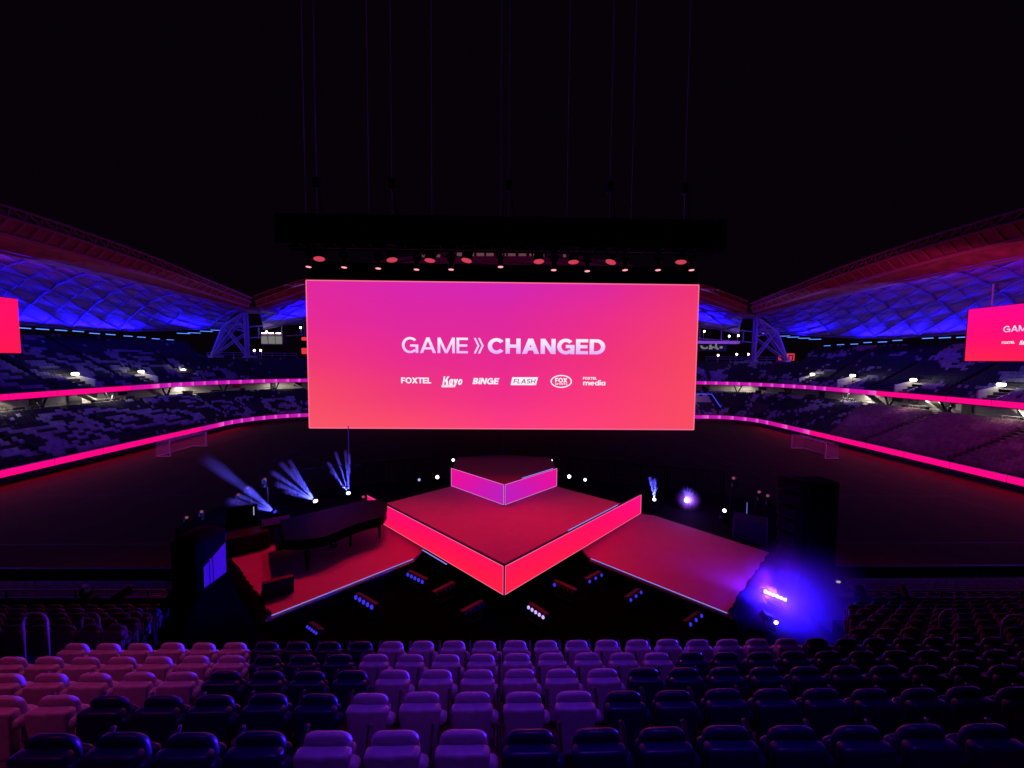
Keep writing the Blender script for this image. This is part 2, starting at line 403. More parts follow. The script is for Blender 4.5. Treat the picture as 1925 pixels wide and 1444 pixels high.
# ================================================================== far seats: one mass of thousands
seat_mb = MB()
def lowseat(p, n, col):
    """folded seat: a back and a tipped-up pan, facing -n"""
    tx = Vector((-n.y, n.x, 0)); w = .225
    for (a0, a1, z0, z1, th) in ((.0, .10, .28, .84, .06), (-.14, -.10, .20, .62, .05)):
        q = []
        for z, a in ((z0, a0), (z1, a1)):
            for s in (-1, 1):
                q.append(p+tx*(s*w)+n*a+Vector((0, 0, z)))
        q += [v+n*th for v in q]
        seat_mb.add(q, [(0, 1, 3, 2), (2, 3, 7, 6), (0, 2, 6, 4), (1, 5, 7, 3)], col)
PALE = (.27, .26, .38); NAVY = (.007, .006, .018); GREYP = (.20, .10, .14)
rings = []   # (seg, s, row, half length, half rows)
for sg in ('L', 'R'):
    for tier, nr in (('low', LOWN), ('up', UPN_T)):
        y = 30+rnd.random()*4
        while y < 118:
            rings.append((sg, tier, y, 3+rnd.random()*(nr-6), 4.2+rnd.random()*2.6, 3.2+rnd.random()*2.6, rnd.random()*6.28)); y += 5.5+rnd.random()*5.5
rings.append(('L', 'low', 69.2, 7.2, 5.6, 5.2, 9)); rings.append(('L', 'low', 52, 6, 5, 5, 2)); rings.append(('L', 'low', 59, 3.5, 3.0, 3, 9))
def seat_col(sg, tier, s, k, o):
    side = 'L' if 'L' in sg else 'R' if 'R' in sg else 'F'
    if side == 'R' and tier == 'low' and s < 76 + (k-7)*.5:
        f = noise.noise(Vector((s*.16, k*.22, 9)))
        base = .75+.5*rnd.random()
        return tuple(c*base*(1.5 if f > .28 else 1) for c in GREYP)
    v = noise.noise(Vector((s*.13+3, k*.20, 2.3+(5 if tier == 'up' else 0)+(11 if side == 'R' else 0))))+.45*noise.noise(Vector((s*.45, k*.5, 7.7)))
    pale = v > .40
    if side == 'L':
        pale = v > .52
        for (rs, rtier, y, r, a, b, gap) in rings:
            if rs != 'L' or rtier != tier: continue
            d = ((s-y+(k-r)*.35)/a)**2+((k-r)/b)**2
            if d < 1:
                an = math.atan2((k-r)/b, (s-y+(k-r)*.35)/a) % 6.283
                pale = (d > .46 and not abs(an-gap) < .5) or d < .11
    else:
        pale = v+.25*(rnd.random()-.5) > .22
    if side == 'F': pale = v > -.02 or rnd.random() < .25
    if rnd.random() < .025: pale = not pale
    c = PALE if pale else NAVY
    if pale and side == 'L' and tier == 'low': c = (.42, .42, .60)  # brighter light on the left lower seats put into a paler colour
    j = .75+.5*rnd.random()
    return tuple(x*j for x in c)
AISLES = lambda s: (s % 13.0) < 1.1
VOM = [onX(px, py, -75.2) for px, py in ((140, 708), (265, 703), (345, 699), (437, 697))]+[onX(px, py, 76.6) for px, py in ((1885, 729), (1718, 719), (1603, 710), (1527, 707), (1445, 705))]
for sg, t0, t1 in (('L', 33, 83.2), ('CL', 0, HP), ('F', -44.6, 51.6), ('CR', 0, HP), ('R', 88.2, 33)):
    for tier in ('low', 'up'):
        for k in range(LOWN if tier == 'low' else UPN_T):
            o = LOW0+k*LOWP+.45 if tier == 'low' else up_o(k)+.5
            z = low_z(k) if tier == 'low' else up_z(k)
            r = 14+o if sg == 'CL' else 9+o if sg == 'CR' else 1
            n = int(abs(t1-t0)*r/.5)
            for i in range(n):
                t = t0+(t1-t0)*(i+.5)/n
                if tier == 'up' and not tall(sg, t) and k >= UPN_S: continue
                s = t if sg in 'LR' else (83.2+t*(14+14) if sg == 'CL' else 88.2+(HP-t)*(9+14) if sg == 'CR' else 200+t)
                if AISLES(s): continue
                p, nn = path_pt(sg, t, o)
                if sg == 'F' and -40 < p.x < 40: 
                    continue
                # seats are left out where a lower vomitory opens
                if tier == 'low' and 2 <= k <= 8 and (abs(s-102) < 2.6): continue
                if tier == 'up' and k < 6 and any(abs(q.x-p.x) < 3.2 and -1.35 < p.y-q.y < 1.35 for q in VOM): continue
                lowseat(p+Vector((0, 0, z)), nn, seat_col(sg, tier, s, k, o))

# ================================================================== perimeter LED boards
def led_board(name, which, o, z0, z1, label, cat, back=.25, plen=6.0):
    th = thing(name, label, cat, {'left': (-60, 60, z0), 'far': (0, 98, z0), 'right': (62, 60, z0)}[which])
    S = []
    spans = {'left': (('L', 27, 83.2, 1), ('CL', 0, HP*.55, 14+o)), 'far': (('CL', HP*.55, HP, 14+o), ('F', -44.6, 51.6, 1), ('CR', 0, HP*.4, 9+o)), 'right': (('CR', HP*.4, HP, 9+o), ('R', 88.2, 27, 1))}[which]
    face = MB(); body = MB(); hl = MB()
    for sg, t0, t1, r in spans:
        n = max(1, round(abs(t1-t0)*r/(plen if sg in 'LRF' else 2.6)))
        for i in range(n):
            a = t0+(t1-t0)*i/n; b = t0+(t1-t0)*(i+1)/n
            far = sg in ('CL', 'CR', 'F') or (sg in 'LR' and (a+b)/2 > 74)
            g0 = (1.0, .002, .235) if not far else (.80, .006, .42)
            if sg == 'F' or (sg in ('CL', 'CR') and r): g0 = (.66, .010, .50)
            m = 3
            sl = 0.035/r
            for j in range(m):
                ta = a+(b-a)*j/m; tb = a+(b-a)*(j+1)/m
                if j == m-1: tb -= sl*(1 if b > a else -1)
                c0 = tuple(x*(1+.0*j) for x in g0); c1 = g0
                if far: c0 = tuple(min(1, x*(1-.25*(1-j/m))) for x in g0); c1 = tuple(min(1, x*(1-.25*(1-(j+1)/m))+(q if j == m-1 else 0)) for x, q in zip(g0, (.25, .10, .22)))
                ca = path_pt(sg, a, o)[0]; cb = path_pt(sg, b, o)[0]; pa = ca.lerp(cb, (ta-a)/(b-a)); pb = ca.lerp(cb, (tb-a)/(b-a))
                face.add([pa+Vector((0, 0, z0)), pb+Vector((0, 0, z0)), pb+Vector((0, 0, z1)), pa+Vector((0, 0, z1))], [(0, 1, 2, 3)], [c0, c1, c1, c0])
            pa, na = path_pt(sg, a, o+.02); pb, nb = path_pt(sg, b, o+.02)
            qa = path_pt(sg, a, o+back)[0]; qb = path_pt(sg, b, o+back)[0]
            zz0 = Vector((0, 0, z0-.06)); zz1 = Vector((0, 0, z1+.05))
            body.add([pa+zz0, pb+zz0, pb+zz1, pa+zz1, qa+zz0, qb+zz0, qb+zz1, qa+zz1], [(0, 1, 2, 3), (3, 2, 6, 7), (7, 6, 5, 4), (4, 5, 1, 0)])
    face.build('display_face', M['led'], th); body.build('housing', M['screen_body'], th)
    return th
led_board('led_perimeter_board', 'left', 0, .85, 1.72, 'lower pink LED ribbon along the pitch in front of the left stand', 'led board')
led_board('led_perimeter_board', 'far', 0, .85, 1.72, 'lower magenta LED ribbon along the far touchline behind the big screen', 'led board')
led_board('led_perimeter_board', 'right', 0, .85, 1.72, 'lower pink LED ribbon along the pitch in front of the right stand', 'led board')
led_board('led_ribbon_board', 'left', 12.95, 8.72, 9.62, 'upper pink LED ribbon on the tier front of the left stand', 'led board', back=.2)
led_board('led_ribbon_board', 'far', 12.95, 8.72, 9.62, 'upper magenta LED ribbon on the tier front across the far side', 'led board', back=.2)
led_board('led_ribbon_board', 'right', 12.95, 8.72, 9.62, 'upper pink LED ribbon on the tier front of the right stand', 'led board', back=.2)
# near board, seen from behind
th = thing('led_perimeter_board', 'near pitch-side LED board seen from its dark back', 'led board', (0, 25, 0))
g = MB(); g.box((0, 24.9, .85), (70, .22, 1.45)); g.build('housing', M['screen_body'], th)
g = MB(); g.add([(-35, 25.03, .3), (35, 25.03, .3), (35, 25.03, 1.4), (-35, 25.03, 1.4)], [(3, 2, 1, 0)], (1.0, .01, .10)); g.build('display_face', M['led'], th)
g = MB(); g.path([(-35, 24.9, 1.62), (35, 24.9, 1.62)], .025, 5); g.build('top_rail', M['rail'], th)

# ================================================================== roofs
def resample(pts, n):
    pts = [Vector(p) for p in pts]; L = [0]
    for a, b in zip(pts, pts[1:]): L.append(L[-1]+(b-a).length)
    out = []
    for i in range(n+1):
        s = L[-1]*i/n; k = 0
        while k < len(pts)-2 and L[k+1] < s: k += 1
        f = (s-L[k])/max(1e-9, L[k+1]-L[k]); out.append(pts[k].lerp(pts[k+1], min(1, f)))
    for _ in range(2): out = [out[0]]+[(out[i-1]+out[i]*2+out[i+1])/4 for i in range(1, n)]+[out[-1]]
    return out
def roof(label, E, E2, I, B, nl, loc, eave_out, skew):
    th = thing('stadium_roof', label, 'roof', loc, 'wave-shaped roofs over the stands')
    n = 48
    E, E2, I, B = (resample(q, n) for q in (E, E2, I, B))
    def surf(u, v, drop=0):
        x = u*n; k = min(n-1, int(x)); f = x-k
        a = I[k].lerp(I[k+1], f); b = B[k].lerp(B[k+1], f)
        p = a.lerp(b, v); p.z = a.z+(b.z-a.z)*(v**1.75)+.25*math.sin(math.pi*v*1.0)
        p.z += .16*math.sin(v*34)*math.sin(math.pi*v)-drop
        return p
    g = MB(); g.grid([[surf(i/n, j/24) for j in range(25)] for i in range(n+1)]); g.build('membrane', M['membrane'], th, smooth=True)
    g = MB(); g.grid([[surf(i/n, j/12)+Vector((0, 0, .5)) for j in range(13)] for i in range(n+1)]); g.build('top_skin', M['fascia'], th, smooth=True)
    # diagrid ribs below the membrane
    g = MB()
    for k in range(-8, nl+8):
        for sgn in skew:
            pts = []
            for j in range(17):
                v = j/16; u = (k+.5)/nl+sgn*(v-.5)
                if 0 <= u <= 1: pts.append(surf(u, v, .22))
                elif len(pts) > 1: break
                else: pts = []
            if len(pts) > 2: g.path(pts, .10 if k % 2 else .17, 5)
    for v in (.0, .2, .4, .6, .8, 1.0):
        g.path([surf(i/n, v, .30) for i in range(n+1)], .05 if 0 < v < 1 else .22, 5)
    g.build('diagrid_frame', M['rib'], th, smooth='auto')
    # leading edge: soffit band, ladder ribs and top chord truss
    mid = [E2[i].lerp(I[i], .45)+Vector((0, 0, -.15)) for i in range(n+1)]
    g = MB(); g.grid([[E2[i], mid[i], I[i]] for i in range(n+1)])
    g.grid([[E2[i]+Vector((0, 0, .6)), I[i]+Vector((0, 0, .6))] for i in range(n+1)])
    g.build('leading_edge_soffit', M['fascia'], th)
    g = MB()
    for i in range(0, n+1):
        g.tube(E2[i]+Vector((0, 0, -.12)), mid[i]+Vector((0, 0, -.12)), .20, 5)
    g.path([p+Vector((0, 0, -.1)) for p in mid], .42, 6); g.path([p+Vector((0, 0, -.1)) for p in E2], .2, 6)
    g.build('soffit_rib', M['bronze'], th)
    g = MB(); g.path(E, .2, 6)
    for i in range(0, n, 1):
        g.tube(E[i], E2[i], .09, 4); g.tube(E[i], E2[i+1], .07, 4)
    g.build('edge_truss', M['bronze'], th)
    g = MB(); g.grid([[B[i], B[i]+eave_out, B[i]+eave_out+Vector((0, 0, 1.4)), B[i]+Vector((0, 0, 1.8))] for i in range(n+1)]); g.build('eave', M['fascia'], th)
    return th
for s, lab in ((-1, 'blue-lit wave roof over the left stand with maroon leading edge'), (1, 'blue-lit wave roof over the right stand with maroon leading edge')):
    X = lambda pts: [(-s*x, y, z) for x, y, z in pts]
    E = X([(-57, 14, 29.5), (-57, 30, 31.6), (-57, 45, 32.2), (-57, 52, 32.15), (-57, 60, 31.75), (-57, 68, 31.2), (-57, 76, 30.2), (-57, 84, 29.4), (-57, 91, 28.6)])
    E2 = X([(-57.3, 14, 28.7), (-57.3, 30, 30.8), (-57.3, 45, 31.2), (-57.3, 52, 31.1), (-57.3, 60, 30.7), (-57.3, 68, 30.1), (-57.3, 76, 29.3), (-57.3, 84, 28.5), (-57.3, 91, 27.9)])
    I = X([(-62, 14, 27.5), (-62, 30, 28.2), (-62, 50, 28.1), (-62, 63, 28.0), (-62, 74, 27.6), (-61.5, 83, 27.2), (-59.5, 92.5, 26.4)])
    B = X([(-86, 14, 21.0), (-86, 40, 21), (-86, 72, 21.1), (-86, 84, 20.9), (-85.5, 94, 21.5), (-82, 102, 22.4), (-75, 107.5, 23.6)])
    roof(lab, E, E2, I, B, 21, (s*70, 60, 21), Vector((s*4, 0, .9)), (.37, -.02))
fx = [-57, -50, -45, -30, -15, 0, 15, 30, 45, 50, 57]
E = [(x, 92, 40.2-.00335*x*x) for x in fx]; E2 = [(x, 92.3, 39.3-.00337*x*x) for x in fx]
I = [(x*1.03, 96, 36.5-.0031*x*x) for x in fx]; B = [(x*1.18, 112, 31-.00165*(x*1.18)**2) for x in fx]
roof('blue-lit wave roof over the far stand, mostly hidden by the big screen', E, E2, I, B, 18, (0, 100, 24), Vector((0, 4, .5)), (.13, -.13))

for i, px in enumerate((797, 824, 866, 884, 903, 921, 944, 962, 982, 1002, 1021, 1062)):
    p = onY(px, 477 if 860 < px < 1010 else 481, 91.6); th = thing('edge_glow_panel', f'faint pinkish glowing edge panel of the far roof above the screen, {ordinal(i)} from the left', 'lamp', p, 'glowing edge panels of the far roof')
    MB().bbox(p, (1.7 if 860 < px < 1010 else .8, .3, 1.0 if 860 < px < 1010 else .6), .05).build('lamp_face', M['edge_face'], th)
    MB().box(p+Vector((0, .3, .6)), (1.9, .3, .2)).build('housing', M['bronze'], th)
# corner lattice supports
def corner_truss(label, mir):
    s = 1 if mir else -1
    P = lambda x, z, y=100: Vector((s*x, y, z))
    th = thing('roof_support', label, 'roof support', (s*68, 101, 15.5), 'lattice supports at the stadium corners')
    g = MB()
    for dy in (0, 1.1):
        y = 100+dy
        A = P(64.6, 26.4, y); K = P(69.8, 23.0, y); BL = P(72.9, 15.6, y); BR = P(64.4, 15.6, y); Q = P(64.2, 21.6, y)
        for a, b, r in ((A, K, .36), (K, BL, .36), (A, BR, .26), (A, BL, .2), (K, BR, .2), (Q, BL, .15), (K, Q, .15), (K, P(64.3, 23.6, y), .16), (P(67, 24.6, y), Q, .16)):
            g.tube(a, b, r, 8)
    for (x, z) in ((64.6, 26.4), (69.8, 23), (72.9, 15.6), (64.4, 15.6)): g.tube(P(x, z, 100), P(x, z, 101.1), .22, 6)
    g.build('lattice', M['steel'], th, smooth='auto')
    g = MB()
    for (x, z) in ((72.9, 15.4), (64.4, 15.4)): g.bbox(P(x, z, 101.5), (1.2, 4, .5), .08)
    g.build('footing', M['steel'], th)
    g = MB(); g.bbox(P(61, 26.8, 98), (8, 8, 1.0), .2); g.build('node_block', M['fascia'], th)
    g = MB()
    for z in (15.9, 16.5): g.tube(P(77, z, 104), P(56, z, 108), .05, 5)
    for i in range(8): p = P(77, 15.2, 104).lerp(P(56, 15.2, 108), i/7); g.tube(p, p+Vector((0, 0, 1.3)), .05, 5)
    g.build('guard_rail', M['steel'], th)
corner_truss('steel lattice roof support in the left corner of the stadium', False)
corner_truss('steel lattice roof support in the right corner of the stadium', True)
# hangers and beams behind the corners
th = None
for s, nm in ((-1, 'left'), (1, 'right')):
    th = thing('eave_frame', f'thin steel frame hanging under the far roof in the {nm} corner', 'frame', (s*60, 116, 20), 'eave frames in the corners')
    g = MB()
    g.tube((s*78, 112, 23.4), (s*50, 118, 26.0), .16, 6); g.tube((s*74, 114, 20.8), (s*50, 118, 22.6), .16, 6)
    for x in (51, 58, 64, 70): g.tube((s*x, 117.5-(x-50)*.15, 20.8), (s*x, 117.5-(x-50)*.15, 25.8-(x-50)*.1), .2, 6)
    g.build('beam', M['steel'], th)
    for (a, b) in ((88, 104), (86, 108), (83, 111)):
        pass

# blue tube lamps along the back of the stands
tl = {'left': 0, 'right': 0, 'fl': 0, 'fr': 0}
def tube_lamp(a, b, where):
    a = Vector(a); b = Vector(b)
    txt = {'left': 'blue tube lamp behind the left upper tier, {} from the side screen', 'right': 'blue tube lamp behind the right upper tier, {} from the side screen',
           'fl': 'blue tube lamp under the far roof, {} from the left corner support', 'fr': 'blue tube lamp under the far roof, {} from the right corner support'}[where].format(ordinal(tl[where])); tl[where] += 1
    th = thing('tube_lamp', txt, 'tube lamp', (a+b)/2, 'blue tube lamps along the stand backs')
    MB().tube(a, b, .085, 6).build('tube', M['blue_tube'], th); 
    g = MB(); g.box((a+b)/2+Vector((0, 0, .16)), ((b-a).length if abs(b.x-a.x) > abs(b.y-a.y) else .2, (b-a).length if abs(b.x-a.x) <= abs(b.y-a.y) else .2, .12)); g.build('housing', M['black_metal'], th)
for px, py in ((45, 617), (80, 619), (115, 621), (147, 623), (178, 627), (208, 629), (241, 632), (266, 634), (293, 637), (320, 639)):
    p = onX(px, py, -91.5); tube_lamp(p+Vector((0, -1.1, 0)), p+Vector((0, 1.1, 0)), 'left')
for px, py in ((345, 627), (365, 626), (388, 623), (408, 621)):
    p = onY(px, py, 113); tube_lamp(p+Vector((-1.1, -.9, 0)), p+Vector((1.1, .9, 0)), 'left')
for px, py in ((1810, 634), (1776, 635), (1744, 636), (1687, 640), (1659, 643), (1631, 644), (1606, 647), (1580, 648), (1555, 650)):
    p = onX(px, py, 91.5); tube_lamp(p+Vector((0, -1.1, 0)), p+Vector((0, 1.1, 0)), 'right')
for px, py in ((1532, 638), (1512, 636), (1491, 634), (1474, 632)):
    p = onY(px, py, 113); tube_lamp(p+Vector((-1.1, .9, 0)), p+Vector((1.1, -.9, 0)), 'right')
for px, py in ((490, 613), (510, 610.5), (531, 608.5), (551, 606.5), (570, 604.5)):
    p = onY(px, py, 117); tube_lamp(p+Vector((-.8, 0, -.1)), p+Vector((.8, 0, .1)), 'fl')
for px, py in ((1437, 627), (1395, 622), (1376, 619), (1356, 616), (1337, 613.5), (1318, 611)):
    p = onY(px, py, 117); tube_lamp(p+Vector((-.8, 0, .1)), p+Vector((.8, 0, -.1)), 'fr')

# white vomitory walls with a bulkhead lamp, in the upper tier
vl = {'left': 0, 'right': 0}
def vomitory(px, py, side):
    X = -75.2 if side == 'left' else 76.6
    s = -1 if side == 'left' else 1
    p = onX(px, py, X)
    th = thing('vomitory', f'white lit stair opening in the {side} upper tier, {ordinal(vl[side])} from the picture edge', 'stair opening', (p.x, p.y, p.z-2.5), 'lit stair openings in the upper tiers')
    vl[side] += 1
    for dy, cut in ((-1.2, 1.25), (1.2, 0)):
        g = MB(); y0, y1 = p.y+dy-.12, p.y+dy+.12
        prof = [(p.x+s*1.6, p.z-2.6), (p.x-s*2.4, p.z-2.6), (p.x-s*2.4, p.z-.55-cut*.75), (p.x+s*.2, p.z+.05-cut*.5), (p.x+s*1.6, p.z+.35-cut*.3)]
        g.add([(x, y0, z) for x, z in prof]+[(x, y1, z) for x, z in prof], [(0, 1, 2, 3, 4), (9, 8, 7, 6, 5)]+[(i, (i+1) % 5, 5+(i+1) % 5, 5+i) for i in range(5)])
        g.build('side_wall', M['pale_wall'], th)
    MB().box((p.x+s*.9, p.y, p.z-1.3), (.2, 2.2, 2.3)).build('back_wall', M['pale_wall'], th)
    MB().bbox((p.x+s*.5, p.y+.6, p.z+.45), (.6, .85, .45), .08).build('bulkhead_lamp', M['wall_light'], th)
    g = MB()
    for k in range(7): g.tube((p.x-s*1.95, p.y-1.2+k*.4, p.z-2.6), (p.x-s*1.95, p.y-1.2+k*.4, p.z-1.6), .03, 4)
    g.tube((p.x-s*1.95, p.y-1.2, p.z-1.6), (p.x-s*1.95, p.y+1.2, p.z-1.6), .03, 4); g.build('guard_rail', M['steel'], th)
    lamp('vomitory_lamp', 'POINT', (p.x-s*.2, p.y-.3, p.z+.75), WARM, 60, size=.12)
for px, py in ((140, 708), (265, 703), (345, 699), (437, 697)): vomitory(px, py, 'left')
for px, py in ((1885, 729), (1718, 719), (1603, 710), (1527, 707), (1445, 705)): vomitory(px, py, 'right')

# corner openings with blue LED edge, corner rooms, signs
for s, nm, pts in ((-1, 'left', ((452, 760), (500, 756), (516, 776))), (1, 'right', ((1300, 741), (1338, 741), (1362, 776)))):
    a, b, c = (onY(x, y, 101) for x, y in pts)
    th = thing('vehicle_tunnel', f'{nm} corner tunnel mouth outlined by a blue light line', 'tunnel', (b.x, 101, 1), 'blue-edged tunnel mouths in the corners')
    g = MB(); g.path([a, b, c], .09, 6); g.build('light_line', M['blue_led'], th)
    d = Vector((a.x+2.0*(-s if s < 0 else 1), 101, c.z))
    g = MB(); g.add([v+Vector((0, 3, 0)) for v in (Vector((a.x, 101, c.z)), Vector((c.x, 101, c.z)), b, a)], [(0, 1, 2, 3)])
    g.add([Vector((a.x, 101.1, c.z)), Vector((a.x, 104, c.z)), Vector((a.x, 104, a.z)), Vector((a.x, 101.1, a.z))], [(0, 1, 2, 3)])
    g.build('inner_wall', M['pale_wall'], th)
    lamp('tunnel_lamp', 'POINT', ((a.x+b.x)/2, 101.6, (a.z+c.z)/2+.9), WARM, 60 if s < 0 else 15, size=.2)
    g = MB(); g.bbox(((a.x+b.x)/2, 101.4, a.z-.3), (.8, .3, .5), .05); g.build('tunnel_sign', emis('green_sign', (.15, .8, .6), 1.0, sample=False) if s < 0 else M['dark'], th)
a, b = onY(490, 628, 112), onY(531, 648, 112)
th = thing('control_room', 'small glazed control room high in the left corner with three lamps', 'room', (a.x, 112, b.z))
MB().box(((a.x+b.x)/2, 113.1, (a.z+b.z)/2), (b.x-a.x, 2, a.z-b.z)).build('room_shell', M['fascia'], th)
for i in range(3): MB().box((a.x+(b.x-a.x)*(.17+.33*i), 112.05, (a.z+b.z)/2-.2), ((b.x-a.x)*.3, .06, (a.z-b.z)*.72)).build('window', M['lit_room'], th)
for i in range(3): MB().bbox((a.x+(b.x-a.x)*(.17+.33*i), 111.9, a.z+.25), (1.3, .3, .22), .05).build('lamp', M['wall_light'], th)
th = thing('hospitality_balcony', 'violet-edged hospitality balcony beside the big screen in the right corner', 'balcony', (60, 112, 18))
a, b = onY(1295, 643, 112), onY(1391, 643, 112)
MB().bbox(((a.x+b.x)/2, 113, a.z), (b.x-a.x, 2, .7), .05).build('balcony_front', emis('violet_led', (.20, .05, .55), 1, sample=False), th)
MB().box(((a.x+b.x)/2-1, 114.5, a.z-1.6), (b.x-a.x-3, .4, 1.8)).build('back_wall', M['dark'], th)
for i in range(16):
    p = onY(1303+rnd.random()*66, 648+rnd.random()*8, 112.5); MB().bbox(p, (.35+rnd.random()*.5, .3, .3+rnd.random()*.5), .05).build('lit_panel', M['lit_room'], th)
li = 0
for px, py, lab in ((1350, 668, 'small white lamp on the rail under the violet balcony'), (1385, 666, 'small white lamp between the violet balcony and the corner support'), (1407, 666, 'small white lamp just beside the right corner support'), (478, 659, 'small white lamp just beside the left corner support'), (490, 659, 'small white lamp under the control room'), (1324, 623, 'small lamp under the far roof beside the screen on the right'), (1371, 632, 'small lamp hung under the far roof over the violet balcony'), (1388, 631, 'small lamp under the far roof near the right corner support'), (501, 624, 'small lamp over the control room'), (565, 616, 'small lamp under the far roof beside the screen on the left')):
    p = onY(px, py, 110.5); th = thing('flood_lamp', lab, 'lamp', p); MB().lathe(p, (0, -1, 0), [(-.25, .12), (0, .3), (.05, .28)], 10).build('lens', M['wall_light'], th); MB().tube(p+Vector((0, .3, 0)), p+Vector((0, .3, -2.2)), .06, 5).build('bracket', M['steel'], th)
p = onY(1484, 672, 106)
th = thing('red_sign', 'red lit sign with a small round emblem at the right corner support', 'sign', p)
MB().box(p+Vector((0.2, 0, .1)), (2.2, .2, 1.9)).build('sign_face', M['red_sign'], th)
g = MB(); g.box(p+Vector((.3, -.14, .55)), (1.5, .06, .3)); g.box(p+Vector((-.2, -.14, -.2)), (.3, .06, 1.0)); g.box(p+Vector((.75, -.14, -.2)), (.3, .06, 1.0)); g.build('sign_mark', M['dark'], th)
g = MB(); q = onY(1469, 673, 106); g.lathe(q, (0, -1, 0), [(0, .95), (.1, .9)], 16); o = g.build('emblem', M['red_sign'], th)
g = MB(); g.box(q+Vector((0, -.16, 0)), (1.3, .06, .22)); g.box(q+Vector((0, -.15, 0)), (.18, .06, 1.4)); g.build('emblem_mark', M['dark'], th)
for py, h, lab in ((637, .9, 'upper red lamp box at the left edge of the big screen'), (660, 1.6, 'lower red lamp box at the left edge of the big screen')):
    p = onY(573, py, 108); th = thing('red_lamp', lab, 'lamp', p); MB().bbox(p, (1.6, .4, h), .1).build('lamp_face', M['red_sign'], th); MB().box(p+Vector((0, .5, 0)), (1.8, .5, h+.2)).build('housing', M['black_metal'], th)

# ================================================================== goals
def goal(label, x, s):
    th = thing('football_goal', label, 'goal', (x, 63.8, 0), 'football goals')
    g = MB(); a, b, h, r = 60.2, 67.5, 2.42, .10
    g.tube((x, a, 0), (x, a, h), r, 8); g.tube((x, b, 0), (x, b, h), r, 8); g.tube((x, a, h), (x, b, h), r, 8)
    g.build('goal_frame', M['white_metal'], th, smooth='auto')
    n = MB(); dx = s*2.2
    def side(p, q, rr, ss, k):
        for i in range(k+1):
            n.tube(Vector(p).lerp(q, i/k), Vector(rr).lerp(ss, i/k), .009, 3)
    # back, side and top panels of the net as thin cords
    BK = 56
    for i in range(BK+1):
        y = a+(b-a)*i/BK
        n.tube((x+dx, y, 0), (x+dx*.9, y, h-.1), .006, 3); n.tube((x, y, h), (x+dx*.9, y, h-.1), .006, 3)
    for i in range(21):
        z = (h-.1)*i/20; n.tube((x+dx*(1-.1*i/20), a, z), (x+dx*(1-.1*i/20), b, z), .006, 3)
        for y in (a, b): n.tube((x, y, z), (x+dx*(1-.1*i/20), y, z), .008, 3)
    for i in range(18):
        for y in (a, b): n.tube((x+dx*i/18, y, 0), (x+dx*i/18, y, h-.05), .008, 3)
    n.build('goal_net', M['net'], th)
    g = MB(); g.tube((x+dx, a, .05), (x+dx, b, .05), .04, 6); g.tube((x, a, .05), (x+dx, a, .05), .04, 6); g.tube((x, b, .05), (x+dx, b, .05), .04, 6)
    g.build('ground_frame', M['white_metal'], th)
    lamp
goal('white football goal on the pitch before the left stand', -50.64, -1)
goal('white football goal on the pitch before the right stand', 50.7, 1)

